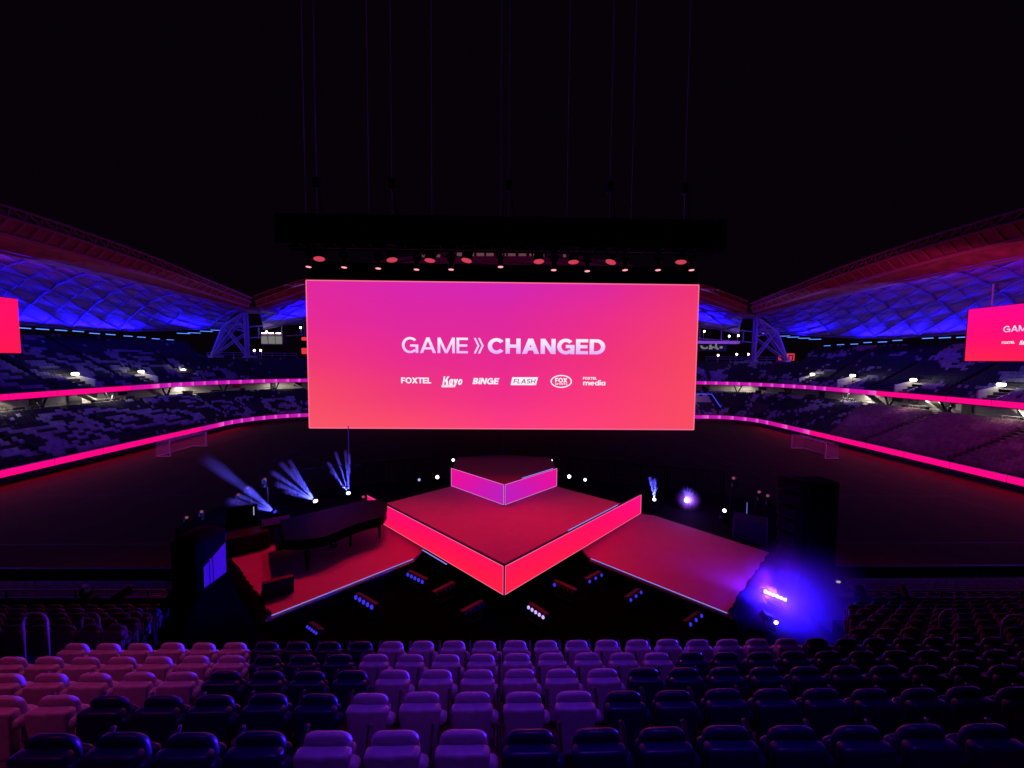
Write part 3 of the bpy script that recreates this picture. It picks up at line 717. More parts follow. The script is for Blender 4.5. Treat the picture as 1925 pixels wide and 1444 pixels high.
# ================================================================== main screen
class Glyphs:
    """plain grotesque letterforms from bars, slanted bars and ring segments; unit height"""
    def __init__(g, w): g.w = w; g.v = []; g.f = []; g.x = 0; g.sp = .16
    def q(g, *p):
        b = len(g.v); g.v += [(x+g.x, y) for x, y in p]; g.f.append(tuple(range(b, b+len(p))))
    def V(g, x, y0, y1): g.q((x, y0), (x+g.w, y0), (x+g.w, y1), (x, y1))
    def Hb(g, y, x0, x1, t=None): t = t or g.w*.86; g.q((x0, y), (x1, y), (x1, y+t), (x0, y+t))
    def D(g, x0, y0, x1, y1, k=1.12): ww = g.w*k; g.q((x0, y0), (x0+ww, y0), (x1+ww, y1), (x1, y1))
    def A(g, cx, cy, rx, ry, a0, a1, n=22):
        w, h = g.w, g.w*.9; P = []
        for i in range(n+1):
            t = math.radians(a0+(a1-a0)*i/n); c, s_ = math.cos(t), math.sin(t)
            P.append(((cx+rx*c, cy+ry*s_), (cx+(rx-w)*c, cy+(ry-h)*s_)))
        for (o0, i0), (o1, i1) in zip(P, P[1:]): g.q(o0, o1, i1, i0)
    def put(g, ch):
        w = g.w; W_ = 0
        if ch == 'G': g.A(.5, .5, .5, .52, 42, 318); g.Hb(.40, .50, 1.0); g.V(1-w, -.0, .44); W_ = 1.0
        elif ch == 'C': g.A(.5, .5, .5, .52, 38, 322); W_ = .93
        elif ch == 'O': g.A(.5, .5, .5, .52, 0, 360, 32); W_ = 1.0
        elif ch == 'A': k = w*1.12; W_ = .98; m = (W_-k)/2; g.D(0, 0, m, 1); g.D(W_-k, 0, m, 1); g.Hb(.23, .22, W_-.22)
        elif ch == 'M': W_ = 1.06; g.V(0, 0, 1); g.V(W_-w, 0, 1); m = (W_-w*1.0)/2; g.q((0, 1), (w*1.05, 1), (m+w, 0), (m, 0)); g.q((W_-w*1.05, 1), (W_, 1), (m+w, 0), (m, 0))
        elif ch == 'N': W_ = .86; g.V(0, 0, 1); g.V(W_-w, 0, 1); g.q((0, 1), (w*1.05, 1), (W_, 0), (W_-w*1.05, 0))
        elif ch == 'E': W_ = .70; g.V(0, 0, 1); [g.Hb(y, w*.9, x) for y, x in ((0, .70), (.5-w*.43, .66), (1-w*.86, .70))]
        elif ch == 'F': W_ = .66; g.V(0, 0, 1); [g.Hb(y, w*.9, x) for y, x in ((.48-w*.43, .60), (1-w*.86, .66))]
        elif ch == 'H': W_ = .86; g.V(0, 0, 1); g.V(W_-w, 0, 1); g.Hb(.5-w*.43, w*.9, W_-w*.9)
        elif ch == 'D': W_ = .90; g.V(0, 0, 1); g.Hb(0, w*.9, .42); g.Hb(1-w*.86, w*.9, .42); g.A(.40, .5, .50, .5, -90, 90)
        elif ch == 'L': W_ = .60; g.V(0, 0, 1); g.Hb(0, w*.9, .60)
        elif ch == 'T': W_ = .76; g.V(.38-w/2, 0, 1); g.Hb(1-w*.86, 0, .76)
        elif ch == 'X': W_ = .92; k = w*1.25; g.D(0, 0, W_-k, 1, 1.25); g.D(W_-k, 0, 0, 1, 1.25)
        elif ch == 'S': W_ = .72; g.A(.36, .74, .36, .27, 20, 270); g.A(.36, .27, .36, .28, 90, -160)
        elif ch in 'PR': W_ = .72; g.V(0, 0, 1); g.Hb(1-w*.86, w*.9, .42); g.Hb(.42, w*.9, .42); g.A(.40, .71, .32, .29, -90, 90)
        elif ch == 'B': W_ = .76; g.V(0, 0, 1); [g.Hb(y, w*.9, .42) for y in (0, .5-w*.43, 1-w*.86)]; g.A(.40, .74, .31, .26, -90, 90); g.A(.40, .27, .35, .27, -90, 90)
        elif ch == 'K': W_ = .84; g.V(0, 0, 1); k = w*1.3; g.D(w*.7, .38, W_-k, 1, 1.3); g.q((.30, .55), (.30+k, .70), (W_+.02, 0), (W_-k, 0))
        elif ch == 'a': W_ = .58; g.A(.28, .34, .28, .36, 0, 360, 26); g.V(W_-w, 0, .68)
        elif ch == 'o': W_ = .62; g.A(.31, .34, .31, .36, 0, 360, 26)
        elif ch == 'y': W_ = .62; g.D(.30-w*.9, -.28, W_-w*1.12, .68); g.D(.25, .0, 0, .68)
        elif ch == 'm': W_ = .92; g.V(0, 0, .68); g.V(.46-w/2, 0, .46); g.V(W_-w, 0, .46); g.A(.25, .44, .25+w*.1, .26, 0, 170); g.A(.69, .44, .23+w*.0, .26, 0, 180)
        elif ch == 'e': W_ = .62; g.A(.31, .34, .31, .36, 0, 318, 24); g.Hb(.28, w*.6, W_-w*.4)
        elif ch == 'd': W_ = .60; g.A(.28, .34, .28, .36, 0, 360, 26); g.V(W_-w, 0, 1)
        elif ch == 'i': W_ = w; g.V(0, 0, .68); g.q((0, .78), (w, .78), (w, 1), (0, 1))
        if ch == 'R': g.q((.28, .42), (.28+w*1.2, .42), (.74, 0), (.74-w*1.3, 0))
        g.x += W_+g.sp
def text_mesh(body, offset=0.0, shear=0.0, space=1.0):
    g = Glyphs(offset); g.sp = space
    for ch in body: g.put(ch)
    vs = [(x+y*shear, y) for x, y in g.v]
    x0 = min(v[0] for v in vs); x1 = max(v[0] for v in vs); y0 = min(v[1] for v in vs); y1 = max(v[1] for v in vs)
    return [((x-x0)/(x1-x0), (y-y0)/(y1-y0)) for x, y in vs], g.f
SCR = dict(x0=-12.27, x1=12.28, z0=10.665, z1=19.84)
def uv_of(px, py):
    p = onY(px, py, 25); return ((p.x-SCR['x0'])/(SCR['x1']-SCR['x0']), (p.z-SCR['z0'])/(SCR['z1']-SCR['z0']))
def cz(x, y): return 720+x/4.278, 600+y/4.278
WHITE = (1.0, .90, .98)
WORDS = []
def word(body, x0, y0, x1, y1, top=WHITE, bot=WHITE, offset=0, shear=0, space=.1, layer=1, name='lettering'):
    t, fs = text_mesh(body, offset, shear, space)
    u0, v1 = uv_of(*cz(x0, y0)); u1, v0 = uv_of(*cz(x1, y1))
    vs = [(u0+a*(u1-u0), v0+b*(v1-v0)) for a, b in t]
    cs = [tuple(bot[i]+(top[i]-bot[i])*b for i in range(3)) for a, b in t]
    WORDS.append((name, vs, fs, cs, layer))
def shape(pts, fs, col=WHITE, layer=1, name='logo_shape'):
    vs = [uv_of(*cz(*p)) for p in pts]; WORDS.append((name, vs, fs, [col]*len(vs), layer))
LAV = (.72, .42, .98)
LAVB = (.80, .48, .95)
word('GAME', 152, 143, 683, 278, top=(1, .90, .97), bot=LAVB, offset=.165, space=.10)
def chev(x):
    shape([(x, 152), (x+16, 152), (x+46, 214), (x+16, 276), (x, 276), (x+30, 214)], [(0, 1, 2, 5), (5, 2, 3, 4)], col=(.93, .66, .96), name='chevron')
chev(730); chev(764)
word('CHANGED', 843, 152, 1785, 287, top=(1, .92, 1), bot=LAV, offset=.245, space=.085)
word('FOXTEL', 146, 468, 388, 518, offset=.23, space=.03)
word('Kayo', 478, 460, 638, 548, offset=.22, shear=.2, space=.05)
shape([(474, 529), (568, 529), (562, 548), (470, 548)], [(0, 1, 2, 3)])
DK = s2l(225, 42, 140)
word('SPORTS', 480, 534, 560, 544, top=DK, bot=DK, offset=.17, shear=.2, space=.32, layer=2)
word('BiNGE', 720, 472, 936, 525, offset=.25, shear=.2, space=.06)
shape([(1040, 467), (1247, 467), (1230, 531), (1026, 531)], [(0, 1, 2, 3)])
DP = s2l(150, 40, 120)
word('FLASH', 1048, 481, 1228, 518, top=DP, bot=DP, offset=.17, shear=.2, space=.14, layer=2)
n = 40; pts = []
for i in range(n):
    t = 2*math.pi*i/n; pts += [(1433+86*math.cos(t), 501+52*math.sin(t)), (1433+76*math.cos(t), 501+43*math.sin(t))]
shape(pts, [(2*i, 2*((i+1) % n), 2*((i+1) % n)+1, 2*i+1) for i in range(n)])
word('FOX', 1384, 472, 1482, 511, offset=.25, space=.04); word('SPORTS', 1384, 515, 1482, 529, offset=.24, space=.12)
word('FOXTEL', 1608, 465, 1718, 487, offset=.24, space=.06); word('media', 1608, 490, 1787, 534, offset=.17, space=.05)

def put_words(parent, org, ru, rv, nrm, sub):
    for (name, vs, fs, cs, layer) in WORDS:
        g = MB(); g.add([org+ru*u+rv*v+nrm*(.02*layer) for u, v in vs], fs, cs); g.build(name, M['ink'], parent)
def bilerp(grid, u, v):
    """grid rows from top (v=1) to bottom, columns left to right, sRGB 255"""
    R = len(grid)-1; K = len(grid[0])-1
    y = (1-v)*R; x = u*K; i = min(R-1, int(y)); j = min(K-1, int(x)); fy = y-i; fx_ = x-j
    fy = fy*fy*(3-2*fy)*.5+fy*.5
    c = [(grid[i][j][k]*(1-fx_)+grid[i][j+1][k]*fx_)*(1-fy)+(grid[i+1][j][k]*(1-fx_)+grid[i+1][j+1][k]*fx_)*fy for k in range(3)]
    return s2l(*c)
def screen_face(parent, org, ru, rv, grid, nu=32, nv=16, name='display_face', m='led', boost=1.0):
    g = MB(); rows = []; cols = []
    for j in range(nv+1):
        rows.append([org+ru*(i/nu)+rv*(j/nv) for i in range(nu+1)]); cols.append([tuple(c*boost for c in bilerp(grid, i/nu, j/nv)) for i in range(nu+1)])
    g.grid(rows, cols); return g.build(name, M[m], parent)
G_MAIN = [[(224, 40, 158), (216, 38, 176), (212, 38, 182), (222, 40, 160), (240, 52, 118)],
          [(230, 42, 150), (222, 40, 160), (222, 40, 158), (236, 46, 138), (244, 62, 110)],
          [(240, 54, 122), (232, 44, 146), (230, 42, 146), (241, 50, 124), (245, 70, 98)],
          [(246, 74, 104), (240, 56, 124), (240, 46, 138), (250, 56, 122), (247, 74, 98)],
          [(250, 84, 104), (253, 76, 108), (254, 60, 130), (253, 64, 118), (249, 76, 98)]]
th = thing('led_screen', 'huge pink LED screen reading GAME CHANGED hung above the stage', 'screen', (0, 25, 10.6))
screen_face(th, Vector((-12.27, 25, 10.665)), Vector((24.55, 0, 0)), Vector((0, 0, 9.175)), G_MAIN)
g = MB()
for a, b in (((-12.3, 10.64), (12.31, 10.64)), ((12.31, 10.64), (12.31, 19.87)), ((12.31, 19.87), (-12.3, 19.87)), ((-12.3, 19.87), (-12.3, 10.64))):
    g.tube((a[0], 25, a[1]), (b[0], 25, b[1]), .035, 4)
g.build('bright_edge', emis('screen_edge', s2l(255, 110, 150), 1, sample=False), th)
MB().box((0, 25.32, 15.25), (24.6, .5, 9.25)).build('screen_body', M['screen_body'], th)
MB().box((0, 25.4, 20.45), (24.4, .7, 1.1)).build('header_beam', M['black_cloth'], th)
put_words(th, Vector((-12.27, 25, 10.665)), Vector((24.55, 0, 0)), Vector((0, 0, 9.175)), Vector((0, -1, 0)), None)
G_SIDE = [[(255, 8, 142), (255, 8, 142), (255, 10, 140)], [(255, 14, 118), (255, 12, 116), (255, 12, 116)], [(255, 36, 78), (255, 30, 84), (255, 26, 90)]]
G_SIDEL = [[(255, 16, 105), (255, 16, 105), (255, 16, 105)], [(255, 18, 98), (255, 18, 98), (255, 18, 98)], [(255, 20, 84), (255, 20, 84), (255, 24, 80)]]
for s, lab in ((-1, 'plain pink side screen under the left roof at the picture edge'), (1, 'pink side screen with small lettering under the right roof')):
    X = s*70
    th = thing('side_screen', lab, 'screen', (X, 50, 15.5), 'side screens under the end roofs')
    ya, yb = (40.4, 58.7) if s < 0 else (58.5, 40.2)
    org = Vector((X, ya, 15.5)); ru = Vector((0, yb-ya, 0)); rv = Vector((0, 0, 7.75))
    screen_face(th, org, ru, rv, G_SIDE if s > 0 else G_SIDEL, 16, 10)
    put_words(th, org, ru, rv, Vector((-s, 0, 0)), None)
    MB().box((X+s*.35, 49.5, 19.38), (.6, 18.4, 7.9)).build('screen_body', M['screen_body'], th)
    g = MB()
    for y in (43, 49.5, 56): g.tube((X+s*.4, y, 23.3), (X+s*.4, y, 26.6), .1, 6)
    g.build('hanger', M['steel'], th)

# ================================================================== stage
AX = .06
def P2(x, d): return (AX+x, d)
TIP = 13.0
# main diamond deck
th = thing('stage_deck', 'raised diamond stage deck with a red-lit top and LED skirt', 'stage', (AX, 16, 6.5))
g = MB(); g.prism([P2(0, TIP+.12), P2(5.8, TIP+5.92), P2(2.9, 21.6), P2(0, 21.8), P2(-2.9, 21.6), P2(-5.8, TIP+5.92)], 7.9, 8.0); g.build('deck_top', M['deck'], th)
g = MB(); g.prism([P2(0, TIP+.16), P2(5.7, TIP+5.86), P2(2.9, 21.4), P2(-2.9, 21.4), P2(-5.7, TIP+5.86)], 6.45, 7.89); g.build('deck_base', M['black_cloth'], th)
G_FL = [[(255, 10, 128), (255, 12, 112), (255, 14, 98), (255, 22, 88)], [(255, 14, 110), (255, 14, 100), (255, 20, 82), (255, 26, 76)], [(255, 20, 92), (255, 24, 80), (255, 30, 70), (255, 32, 68)]]
G_FR = [[(255, 22, 88), (255, 20, 96), (255, 12, 112), (255, 12, 140)], [(255, 26, 78), (255, 22, 84), (255, 14, 104), (255, 12, 126)], [(255, 32, 68), (255, 28, 74), (255, 20, 92), (255, 16, 110)]]
Lw = 7.15
screen_face(th, Vector((AX-7.05, TIP+7.05, 7.0)), Vector((7.03, -7.03, 0)), Vector((0, 0, 1.0)), G_FL, 20, 6, 'led_skirt')
screen_face(th, Vector((AX+.02, TIP+.02, 7.0)), Vector((7.2, 7.2, 0)), Vector((0, 0, 1.0)), G_FR, 20, 6, 'led_skirt')
edge_m = emis('skirt_edge', s2l(255, 120, 165), 1, sample=False)
g = MB(); e = .012
for q in (((-7.05, 7.05, 1.0), (-.03, .03, 1.0)), ((-7.05, 7.05, 0), (-.03, .03, 0)), ((.03, .03, 1.0), (7.22, 7.22, 1.0)), ((.03, .03, 0), (7.22, 7.22, 0)), ((7.22, 7.22, 0), (7.22, 7.22, 1)), ((-.03, .03, 0), (-.03, .03, 1)), ((.03, .03, 0), (.03, .03, 1))):
    g.tube((AX+q[0][0], TIP+q[0][1]-.01, 7+q[0][2]), (AX+q[1][0], TIP+q[1][1]-.01, 7+q[1][2]), e, 4)
g.build('skirt_edge_line', edge_m, th)
g = MB()
for s in (-1, 1): g.tube((AX+s*0, TIP+.07, 8.02), (AX+s*5.85, TIP+5.92, 8.02), .05, 6); g.box((AX+s*3.6, TIP+3.72, 7.5), (10.15, .12, .95), Matrix.Rotation(s*math.pi/4, 3, 'Z'))
g.box((AX, TIP+.04, 7.5), (.06, .06, 1.06)); g.build('skirt_frame', M['trim'], th)
g = MB(); g.tube((AX+2.6, TIP+2.66, 8.07), (AX+5.5, TIP+5.56, 8.07), .022, 5); g.build('edge_light_strip', M['strip'], th)
# upper diamond riser
th = thing('stage_riser', 'small upper stage riser with a magenta LED skirt on the deck', 'stage riser', (AX, 20, 8.0))
T2 = 18.68
g = MB(); g.prism([P2(0, T2+.1), P2(2.9, T2+3.0), P2(2.9, 24.2), P2(0, 25.0), P2(-2.9, 24.2), P2(-2.9, T2+3.0)], 8.005, 8.97); g.build('riser_top', M['riser'], th)
G_UL = [[(240, 16, 150), (222, 20, 165), (196, 30, 186)], [(236, 16, 152), (214, 22, 172), (186, 32, 192)], [(228, 18, 156), (206, 24, 176), (192, 28, 186)]]
G_UR = [[r[2], r[1], r[0]] for r in G_UL]
screen_face(th, Vector((AX-2.94, T2+2.94, 8.01)), Vector((2.92, -2.92, 0)), Vector((0, 0, 1.0)), G_UL, 12, 6, 'led_skirt')
screen_face(th, Vector((AX+.02, T2+.02, 8.01)), Vector((2.92, 2.92, 0)), Vector((0, 0, 1.0)), G_UR, 12, 6, 'led_skirt')
g = MB()
for q in (((-2.94, 2.94, 1), (-.03, .03, 1)), ((.03, .03, 1), (2.94, 2.94, 1)), ((-2.94, 2.94, 0), (-2.94, 2.94, 1)), ((2.94, 2.94, 0), (2.94, 2.94, 1)), ((-2.94, 2.94, .01), (-.03, .03, .01)), ((.03, .03, .01), (2.94, 2.94, .01)), ((-.035, .03, 0), (-.035, .03, 1)), ((.035, .03, 0), (.035, .03, 1))):
    g.tube((AX+q[0][0], T2+q[0][1]-.01, 8.01+q[0][2]), (AX+q[1][0], T2+q[1][1]-.01, 8.01+q[1][2]), .012, 4)
g.build('skirt_edge_line', emis('riser_edge', s2l(235, 130, 215), 1, sample=False), th)
g = MB(); g.box((AX, T2+.05, 8.5), (.05, .05, 1.02)); g.build('skirt_frame', M['trim'], th)
g = MB(); g.tube((AX+.9, T2+.95, 9.05), (AX+2.7, T2+2.75, 9.05), .022, 5); g.build('edge_light_strip', M['strip'], th)
# side wings
def wing(label, s):
    th = thing('stage_wing', label, 'stage', (s*7.4, 16, 6.4), 'square side wings of the stage')
    A = (s*7.30, 11.9); B = (s*11.35, 15.85); Cc = (s*7.9, 19.9); D = (s*3.55, 15.55); D2 = (s*3.35, 16.55); Cb = (s*7.15, 20.2)
    poly = [A, B, Cc, Cb, D2, D]
    if s < 0: poly = poly[::-1]
    MB().prism(poly, 6.9, 7.0).build('wing_top', M['deck'], th)
    q = [(x*.985, y+.06) for x, y in poly]; MB().prism(q, 5.4, 6.89).build('wing_base', M['black_cloth'], th)
    a = Vector((s*7.30, 11.87, 7.0)); b = Vector((s*3.55, 15.5, 7.0)); d = (b-a)
    MB().tube(a+d*.03, a+d*.99, .015, 5).build('edge_light_strip', M['strip'], th)
    MB().tube(a+Vector((0, -.03, -.09)), b+Vector((0, -.03, -.09)), .04, 5).build('edge_rail', M['rail'], th)
    # ragged black cloth folded over the outer edge
    g = MB(); rows = []
    n = 26
    for i in range(n+1):
        p = Vector((A[0]+(B[0]-A[0])*i/n, A[1]+(B[1]-A[1])*i/n, 7.0)); o = Vector((s, -1, 0)).normalized()
        w = .10+.08*rnd.random()
        rows.append([p-o*w+Vector((0, 0, .03)), p+o*.02+Vector((0, 0, .05)), p+o*.25+Vector((0, 0, -.5)), p+o*(.5+.12*math.sin(i*1.7))+Vector((0, 0, -1.6))])
    g.grid(rows); g.build('edge_cloth', M['black_cloth'], th, smooth=True)
    return th
wing('left stage wing carrying the grand piano, lit red', -1)
wing('right stage wing, empty and lit from red to violet', 1)
# lower light strip under the left skirt
th = thing('light_strip', 'short violet light strip under the left LED skirt', 'light strip', (-3.3, 15.9, 6.95))
MB().tube((-3.62, 16.55, 6.95), (-2.2, 15.14, 6.95), .02, 5).build('tube', M['strip'], th)
# rear platform and pit floor
g = MB(); g.prism([(-11.5, 16.4), (-7.3, 20.4), (-2.9, 21.9), (2.9, 21.9), (7.3, 20.4), (11.5, 16.4), (15.5, 18.5), (15.5, 22.5), (5, 26.6), (-5, 26.6), (-15.5, 22.5), (-15.5, 18.5)][::1], 6.2, 6.88)
tag(g.build('rear_platform', M['black_cloth']), 'black rear platform behind the stage decks', 'platform')
g = MB(); g.prism([(-10.1, 6.8), (10.1, 6.8), (10.1, 22), (-10.1, 22)], 6.2, 6.38); tag(g.build('pit_floor', M['pit']), 'black cloth-covered floor in front of the stage point', 'floor')
# rear fences
for s, lab in ((-1, 'black bar fence behind the stage on the piano side'), (1, 'black bar fence behind the stage on the empty wing side')):
    th = thing('bar_fence', lab, 'fence', (s*8, 25, 6.9), 'bar fences behind the stage')
    g = MB(); a = Vector((s*4.4, 26.3, 6.9)); b = Vector((s*13.2, 22.9, 6.9)); up = Vector((0, 0, 1.55))
    g.tube(a+up, b+up, .03, 6); g.tube(a+Vector((0, 0, .15)), b+Vector((0, 0, .15)), .03, 6)
    n = 60
    for i in range(n+1): p = a.lerp(b, i/n); g.tube(p, p+up, .018 if i % 10 else .04, 4)
    g.build('fence_bars', M['black_cloth'], th)
th = thing('drape_mast', 'thin mast with painted violet glow rising behind the left beam lights', 'mast', (-9.2, 23, 6.9))
MB().tube((-9.3, 23.6, 6.9), (-9.3, 23.6, 11.0), .028, 6).build('mast_pole', emis('mast_painted_glow', (.02, .008, .12), 1, sample=False), th)  # violet light put into the pole as its own emission

# ================================================================== piano
def pz(px, py, z): p = onZ(px, py, z); return (p.x, p.y)
near = [pz(538, 1034, 7.73), pz(560, 1034, 7.73), pz(587, 1031, 7.73), pz(612, 1027, 7.73), pz(636, 1017, 7.73), pz(660, 1006, 7.73), pz(690, 996, 7.73), pz(712, 991, 7.73), pz(722, 984, 7.73), pz(727, 975, 7.73)]
far_ = [(-5.62, 18.7), (-6.1, 19.05), (-6.9, 18.9), (-9.45, 16.6)]
outline = near+far_
th = thing('grand_piano', 'black grand piano with closed lid on the left stage wing', 'piano', (-7, 16, 7.0))
g = MB(); g.prism(outline, 7.73, 8.08); g.build('piano_case', M['gloss_black'], th)
cx_ = sum(p[0] for p in outline)/len(outline); cy_ = sum(p[1] for p in outline)/len(outline)
lid = [(cx_+(x-cx_)*1.02, cy_+(y-cy_)*1.02) for x, y in outline]
g = MB(); g.prism(lid, 8.09, 8.13); g.build('lid', M['gloss_black'], th)
g = MB(); a = Vector((*outline[0], 7.86)); b = Vector((*far_[-1], 7.86)); d = (b-a); nrm = Vector((-d.y, d.x, 0)).normalized()
if nrm.x > 0: nrm = -nrm
g.box((a+b)/2+nrm*.16+Vector((0, 0, -.05)), (d.length*.96, .34, .12), Matrix.Rotation(math.atan2(d.y, d.x), 3, 'Z')); kb = g.build('key_bed', M['gloss_black'], th)
g = MB(); g.box((a+b)/2+nrm*.18+Vector((0, 0, .03)), (d.length*.86, .2, .03), Matrix.Rotation(math.atan2(d.y, d.x), 3, 'Z')); g.build('fallboard', M['gloss_black'], kb)
for (px, py, r) in ((578.5, 1072, .10), (659, 1027, .075), (713.5, 1012, .08)):
    x, y = pz(px, py, 7.0); g = MB(); g.lathe((x, y, 7.0), (0, 0, 1), [(0, .045), (.07, .05), (.08, r*.62), (.45, r*.85), (.68, r*1.25), (.75, r*1.25)], 10); lg = g.build('leg', M['gloss_black'], th, smooth='auto')
    MB().lathe((x, y, 7.0), (0, 0, 1), [(0, .03), (.06, .035)], 8).build('caster', M['rail'], lg)
x, y = pz(618, 1034, 7.1); g = MB(); g.box((x, y+.3, 7.45), (.04, .04, .6)); g.box((x+.15, y+.3, 7.45), (.04, .04, .6)); g.box((x+.07, y+.25, 7.15), (.3, .2, .06)); g.build('pedal_lyre', M['gloss_black'], th)
# wedge monitor
a = onZ(493, 1130, 7.0); b = onZ(553, 1113, 7.0); d = (b-a).normalized(); nb = Vector((-d.y, d.x, 0))
th = thing('stage_monitor', 'black wedge monitor speaker at the front of the left wing', 'speaker', (a+b)/2)
g = MB(); L = (b-a).length
prof = [(0, 0), (.0, .56), (.16, .58), (.60, .16), (.60, 0)]
vs = [a+nb*u+Vector((0, 0, v)) for u, v in prof]+[b+nb*u+Vector((0, 0, v)) for u, v in prof]
g.add(vs, [(0, 1, 2, 3, 4), (9, 8, 7, 6, 5)]+[(i, 5+i, 5+(i+1) % 5, (i+1) % 5) for i in range(5)]); g.build('cabinet', M['black_metal'], th)
g = MB(); q0, q1 = prof[2], prof[3]
vs = [v+Vector((0, 0, .012))+nb*.008 for v in (a.lerp(b, .06)+nb*(.20)+Vector((0, 0, .54)), a.lerp(b, .94)+nb*(.20)+Vector((0, 0, .54)), a.lerp(b, .94)+nb*.56+Vector((0, 0, .20)), a.lerp(b, .06)+nb*.56+Vector((0, 0, .20)))]
g.add(vs, [(0, 1, 2, 3)]); g.build('grille', M['grille'], th)
# flight cases
def case(label, c, d, rz):
    th = thing('flight_case', label, 'flight case', (c[0], c[1], c[2]), 'flight cases behind the wings'); rt = Matrix.Rotation(rz, 3, 'Z')
    MB().bbox((c[0], c[1], c[2]+d[2]/2), d, .02, rt).build('case_body', M['black_metal'], th)
    g = MB()
    for sx in (-1, 1):
        for sy in (-1, 1): g.box(Vector((c[0], c[1], c[2]+d[2]/2))+rt @ Vector((sx*d[0]/2, sy*d[1]/2, 0)), (.05, .05, d[2]+.02), rt)
    g.build('edge_profile', M['trim'], th)
    return th
x, y = pz(470, 1042, 7.0); case('low black flight case at the back of the left wing', (x-.45, y+.55, 7.0), (1.5, .9, .7), .6)
x, y = pz(512, 1026, 7.0); case('taller black flight case beside the piano tail end of the keyboard', (x-.25, y+.75, 7.0), (1.1, .9, .8), .6)
x, y = pz(1432, 1022, 7.0); case('black flight case at the outer corner of the right wing', (x-.1, y+.7, 6.9), (1.3, .9, 1.0), -.6)
th = thing('mixing_desk', 'small black stage desk with a raised panel behind the piano', 'desk', (-10.6, 18, 6.9))
q = onY(455, 967, 17.4)
MB().bbox((q.x-.1, q.y-.3, 7.1), (1.2, .6, .7), .03, Matrix.Rotation(.6, 3, 'Z')).build('desk_body', M['black_metal'], th)
MB().box((q.x, q.y, q.z-.1), (1.2, .08, 1.0), Matrix.Rotation(.35, 3, 'Z')).build('raised_panel', M['black_metal'], th)
p = onY(477, 961, 17.3)
MB().tube(p+Vector((0, 0, -.18)), p+Vector((0, 0, .2)), .02, 5).build('panel_light', emis('panel_white', (.5, .5, .8), .7, sample=False), th)
p = onY(1404, 957, 18.3); th = thing('tube_light', 'thin upright violet tube light behind the right wing', 'light', p)
MB().tube(p+Vector((0, 0, -.35)), p+Vector((0, 0, .32)), .02, 5).build('tube', emis('tube_violet', (.2, .16, .7), .7, sample=False), th); MB().tube(p+Vector((0, .04, -1.0)), p+Vector((0, .04, .35)), .02, 5).build('stand_pole', M['black_metal'], th)

# ================================================================== speakers
th = thing('speaker_tower', 'black draped speaker tower beside the left wing, blue light on its flank', 'speaker', (-8.8, 11.2, 6.0))
tp = [(-9.38, 10.95), (-8.47, 10.85), (-8.44, 11.95), (-9.35, 12.05)]
g = MB(); g.bbox((-8.92, 11.45, 9.1), (.92, 1.1, 1.7), .16); g.build('cabinet', M['black_cloth'], th, smooth='auto')
g = MB(); a = Vector((-8.47, 10.85, 0)); b = Vector((-8.44, 11.95, 0)); o = Vector((1, -.03, 0))
for z0, z1, k in ((8.5, 9.22, 0),):
    g2 = MB(); q = [a.lerp(b, .10)+o*.03, a.lerp(b, .88)+o*.03]
    g2.add([q[0]+Vector((0, 0, z0)), q[1]+Vector((0, 0, z0)), q[1]+Vector((0, 0, z1+.22)), q[0]+Vector((0, 0, z1-.12))], [(0, 1, 2, 3)]); g2.build('grille', mat('blue_catching_grille', (.16, .16, .18), .5, noise_amt=.2, noise_scale=50), th)
g = MB()
for t in (.3, .42): p = a.lerp(b, t)+o*.03; g.tube(p+Vector((0, 0, 8.5)), p+Vector((0, 0, 9.25)), .02, 5)
g.build('cable', M['rail'], th)
g = MB(); rows = []
base = [(-11.4, 10.0), (-8.6, 8.2), (-6.2, 10.6), (-9.0, 14.5)]
for j in range(7):
    f = j/6; ring = []
    for i in range(41):
        e4 = (i % 40)/10; k = int(e4) % 4; u = e4-int(e4)
        t = Vector((*tp[k], 0)).lerp(Vector((*tp[(k+1) % 4], 0)), u); bb = Vector((*base[k], 0)).lerp(Vector((*base[(k+1) % 4], 0)), u)
        p = t.lerp(bb, f**1.05); w = 1+.03*f*math.sin(i*2.1)
        cc = Vector((-8.9, 11.4, 0)); p = cc+(p-cc)*w; ring.append((p.x, p.y, 8.4-(8.4-6.2)*f**.9))
    rows.append(ring)
g.grid(rows); g.build('drape', M['pit'], th, smooth=True)
M['array'] = mat('array_cabinet_paint', (.018, .007, .006), .7, noise_amt=.2, noise_scale=20, spec=.05)
th = thing('line_array', 'tall dark stack of tilted line array cabinets beside the right wing', 'speaker', (11, 13.2, 5.5))
for k in range(11):
    z = 10.72-k*.5
    p = Vector((10.44+.022*k, 13.5, z)); rt = Matrix.Rotation(-1.05, 3, 'Z') @ Matrix.Rotation(-.05-.02*k, 3, 'X')
    c = MB(); c.bbox(p, (1.0, .8, .44), .05, rt); co = c.build('array_cabinet', M['array'], th)
    q = MB(); q.box(p+rt @ Vector((0, -.41, 0)), (.9, .03, .32), rt); q.build('grille', M['array'], co)
MB().bbox((10.82, 13.3, 7.9), (1.26, .8, 6.1), .05).build('rear_drape', M['black_cloth'], th)
MB().bbox((11.2, 13.9, 5.3), (2.0, 1.8, .9), .05).build('base_block', M['black_cloth'], th)
p = onY(1576, 1094, 13); th = thing('cue_lamp', 'tiny white lamp at the foot of the line array', 'lamp', p); MB().bbox(p, (.12, .06, .06), .01).build('lens', emis('cue_white', (1, .7, .6), .8, sample=False), th); MB().box(p+Vector((0, .06, 0)), (.2, .06, .12)).build('housing', M['black_metal'], th)

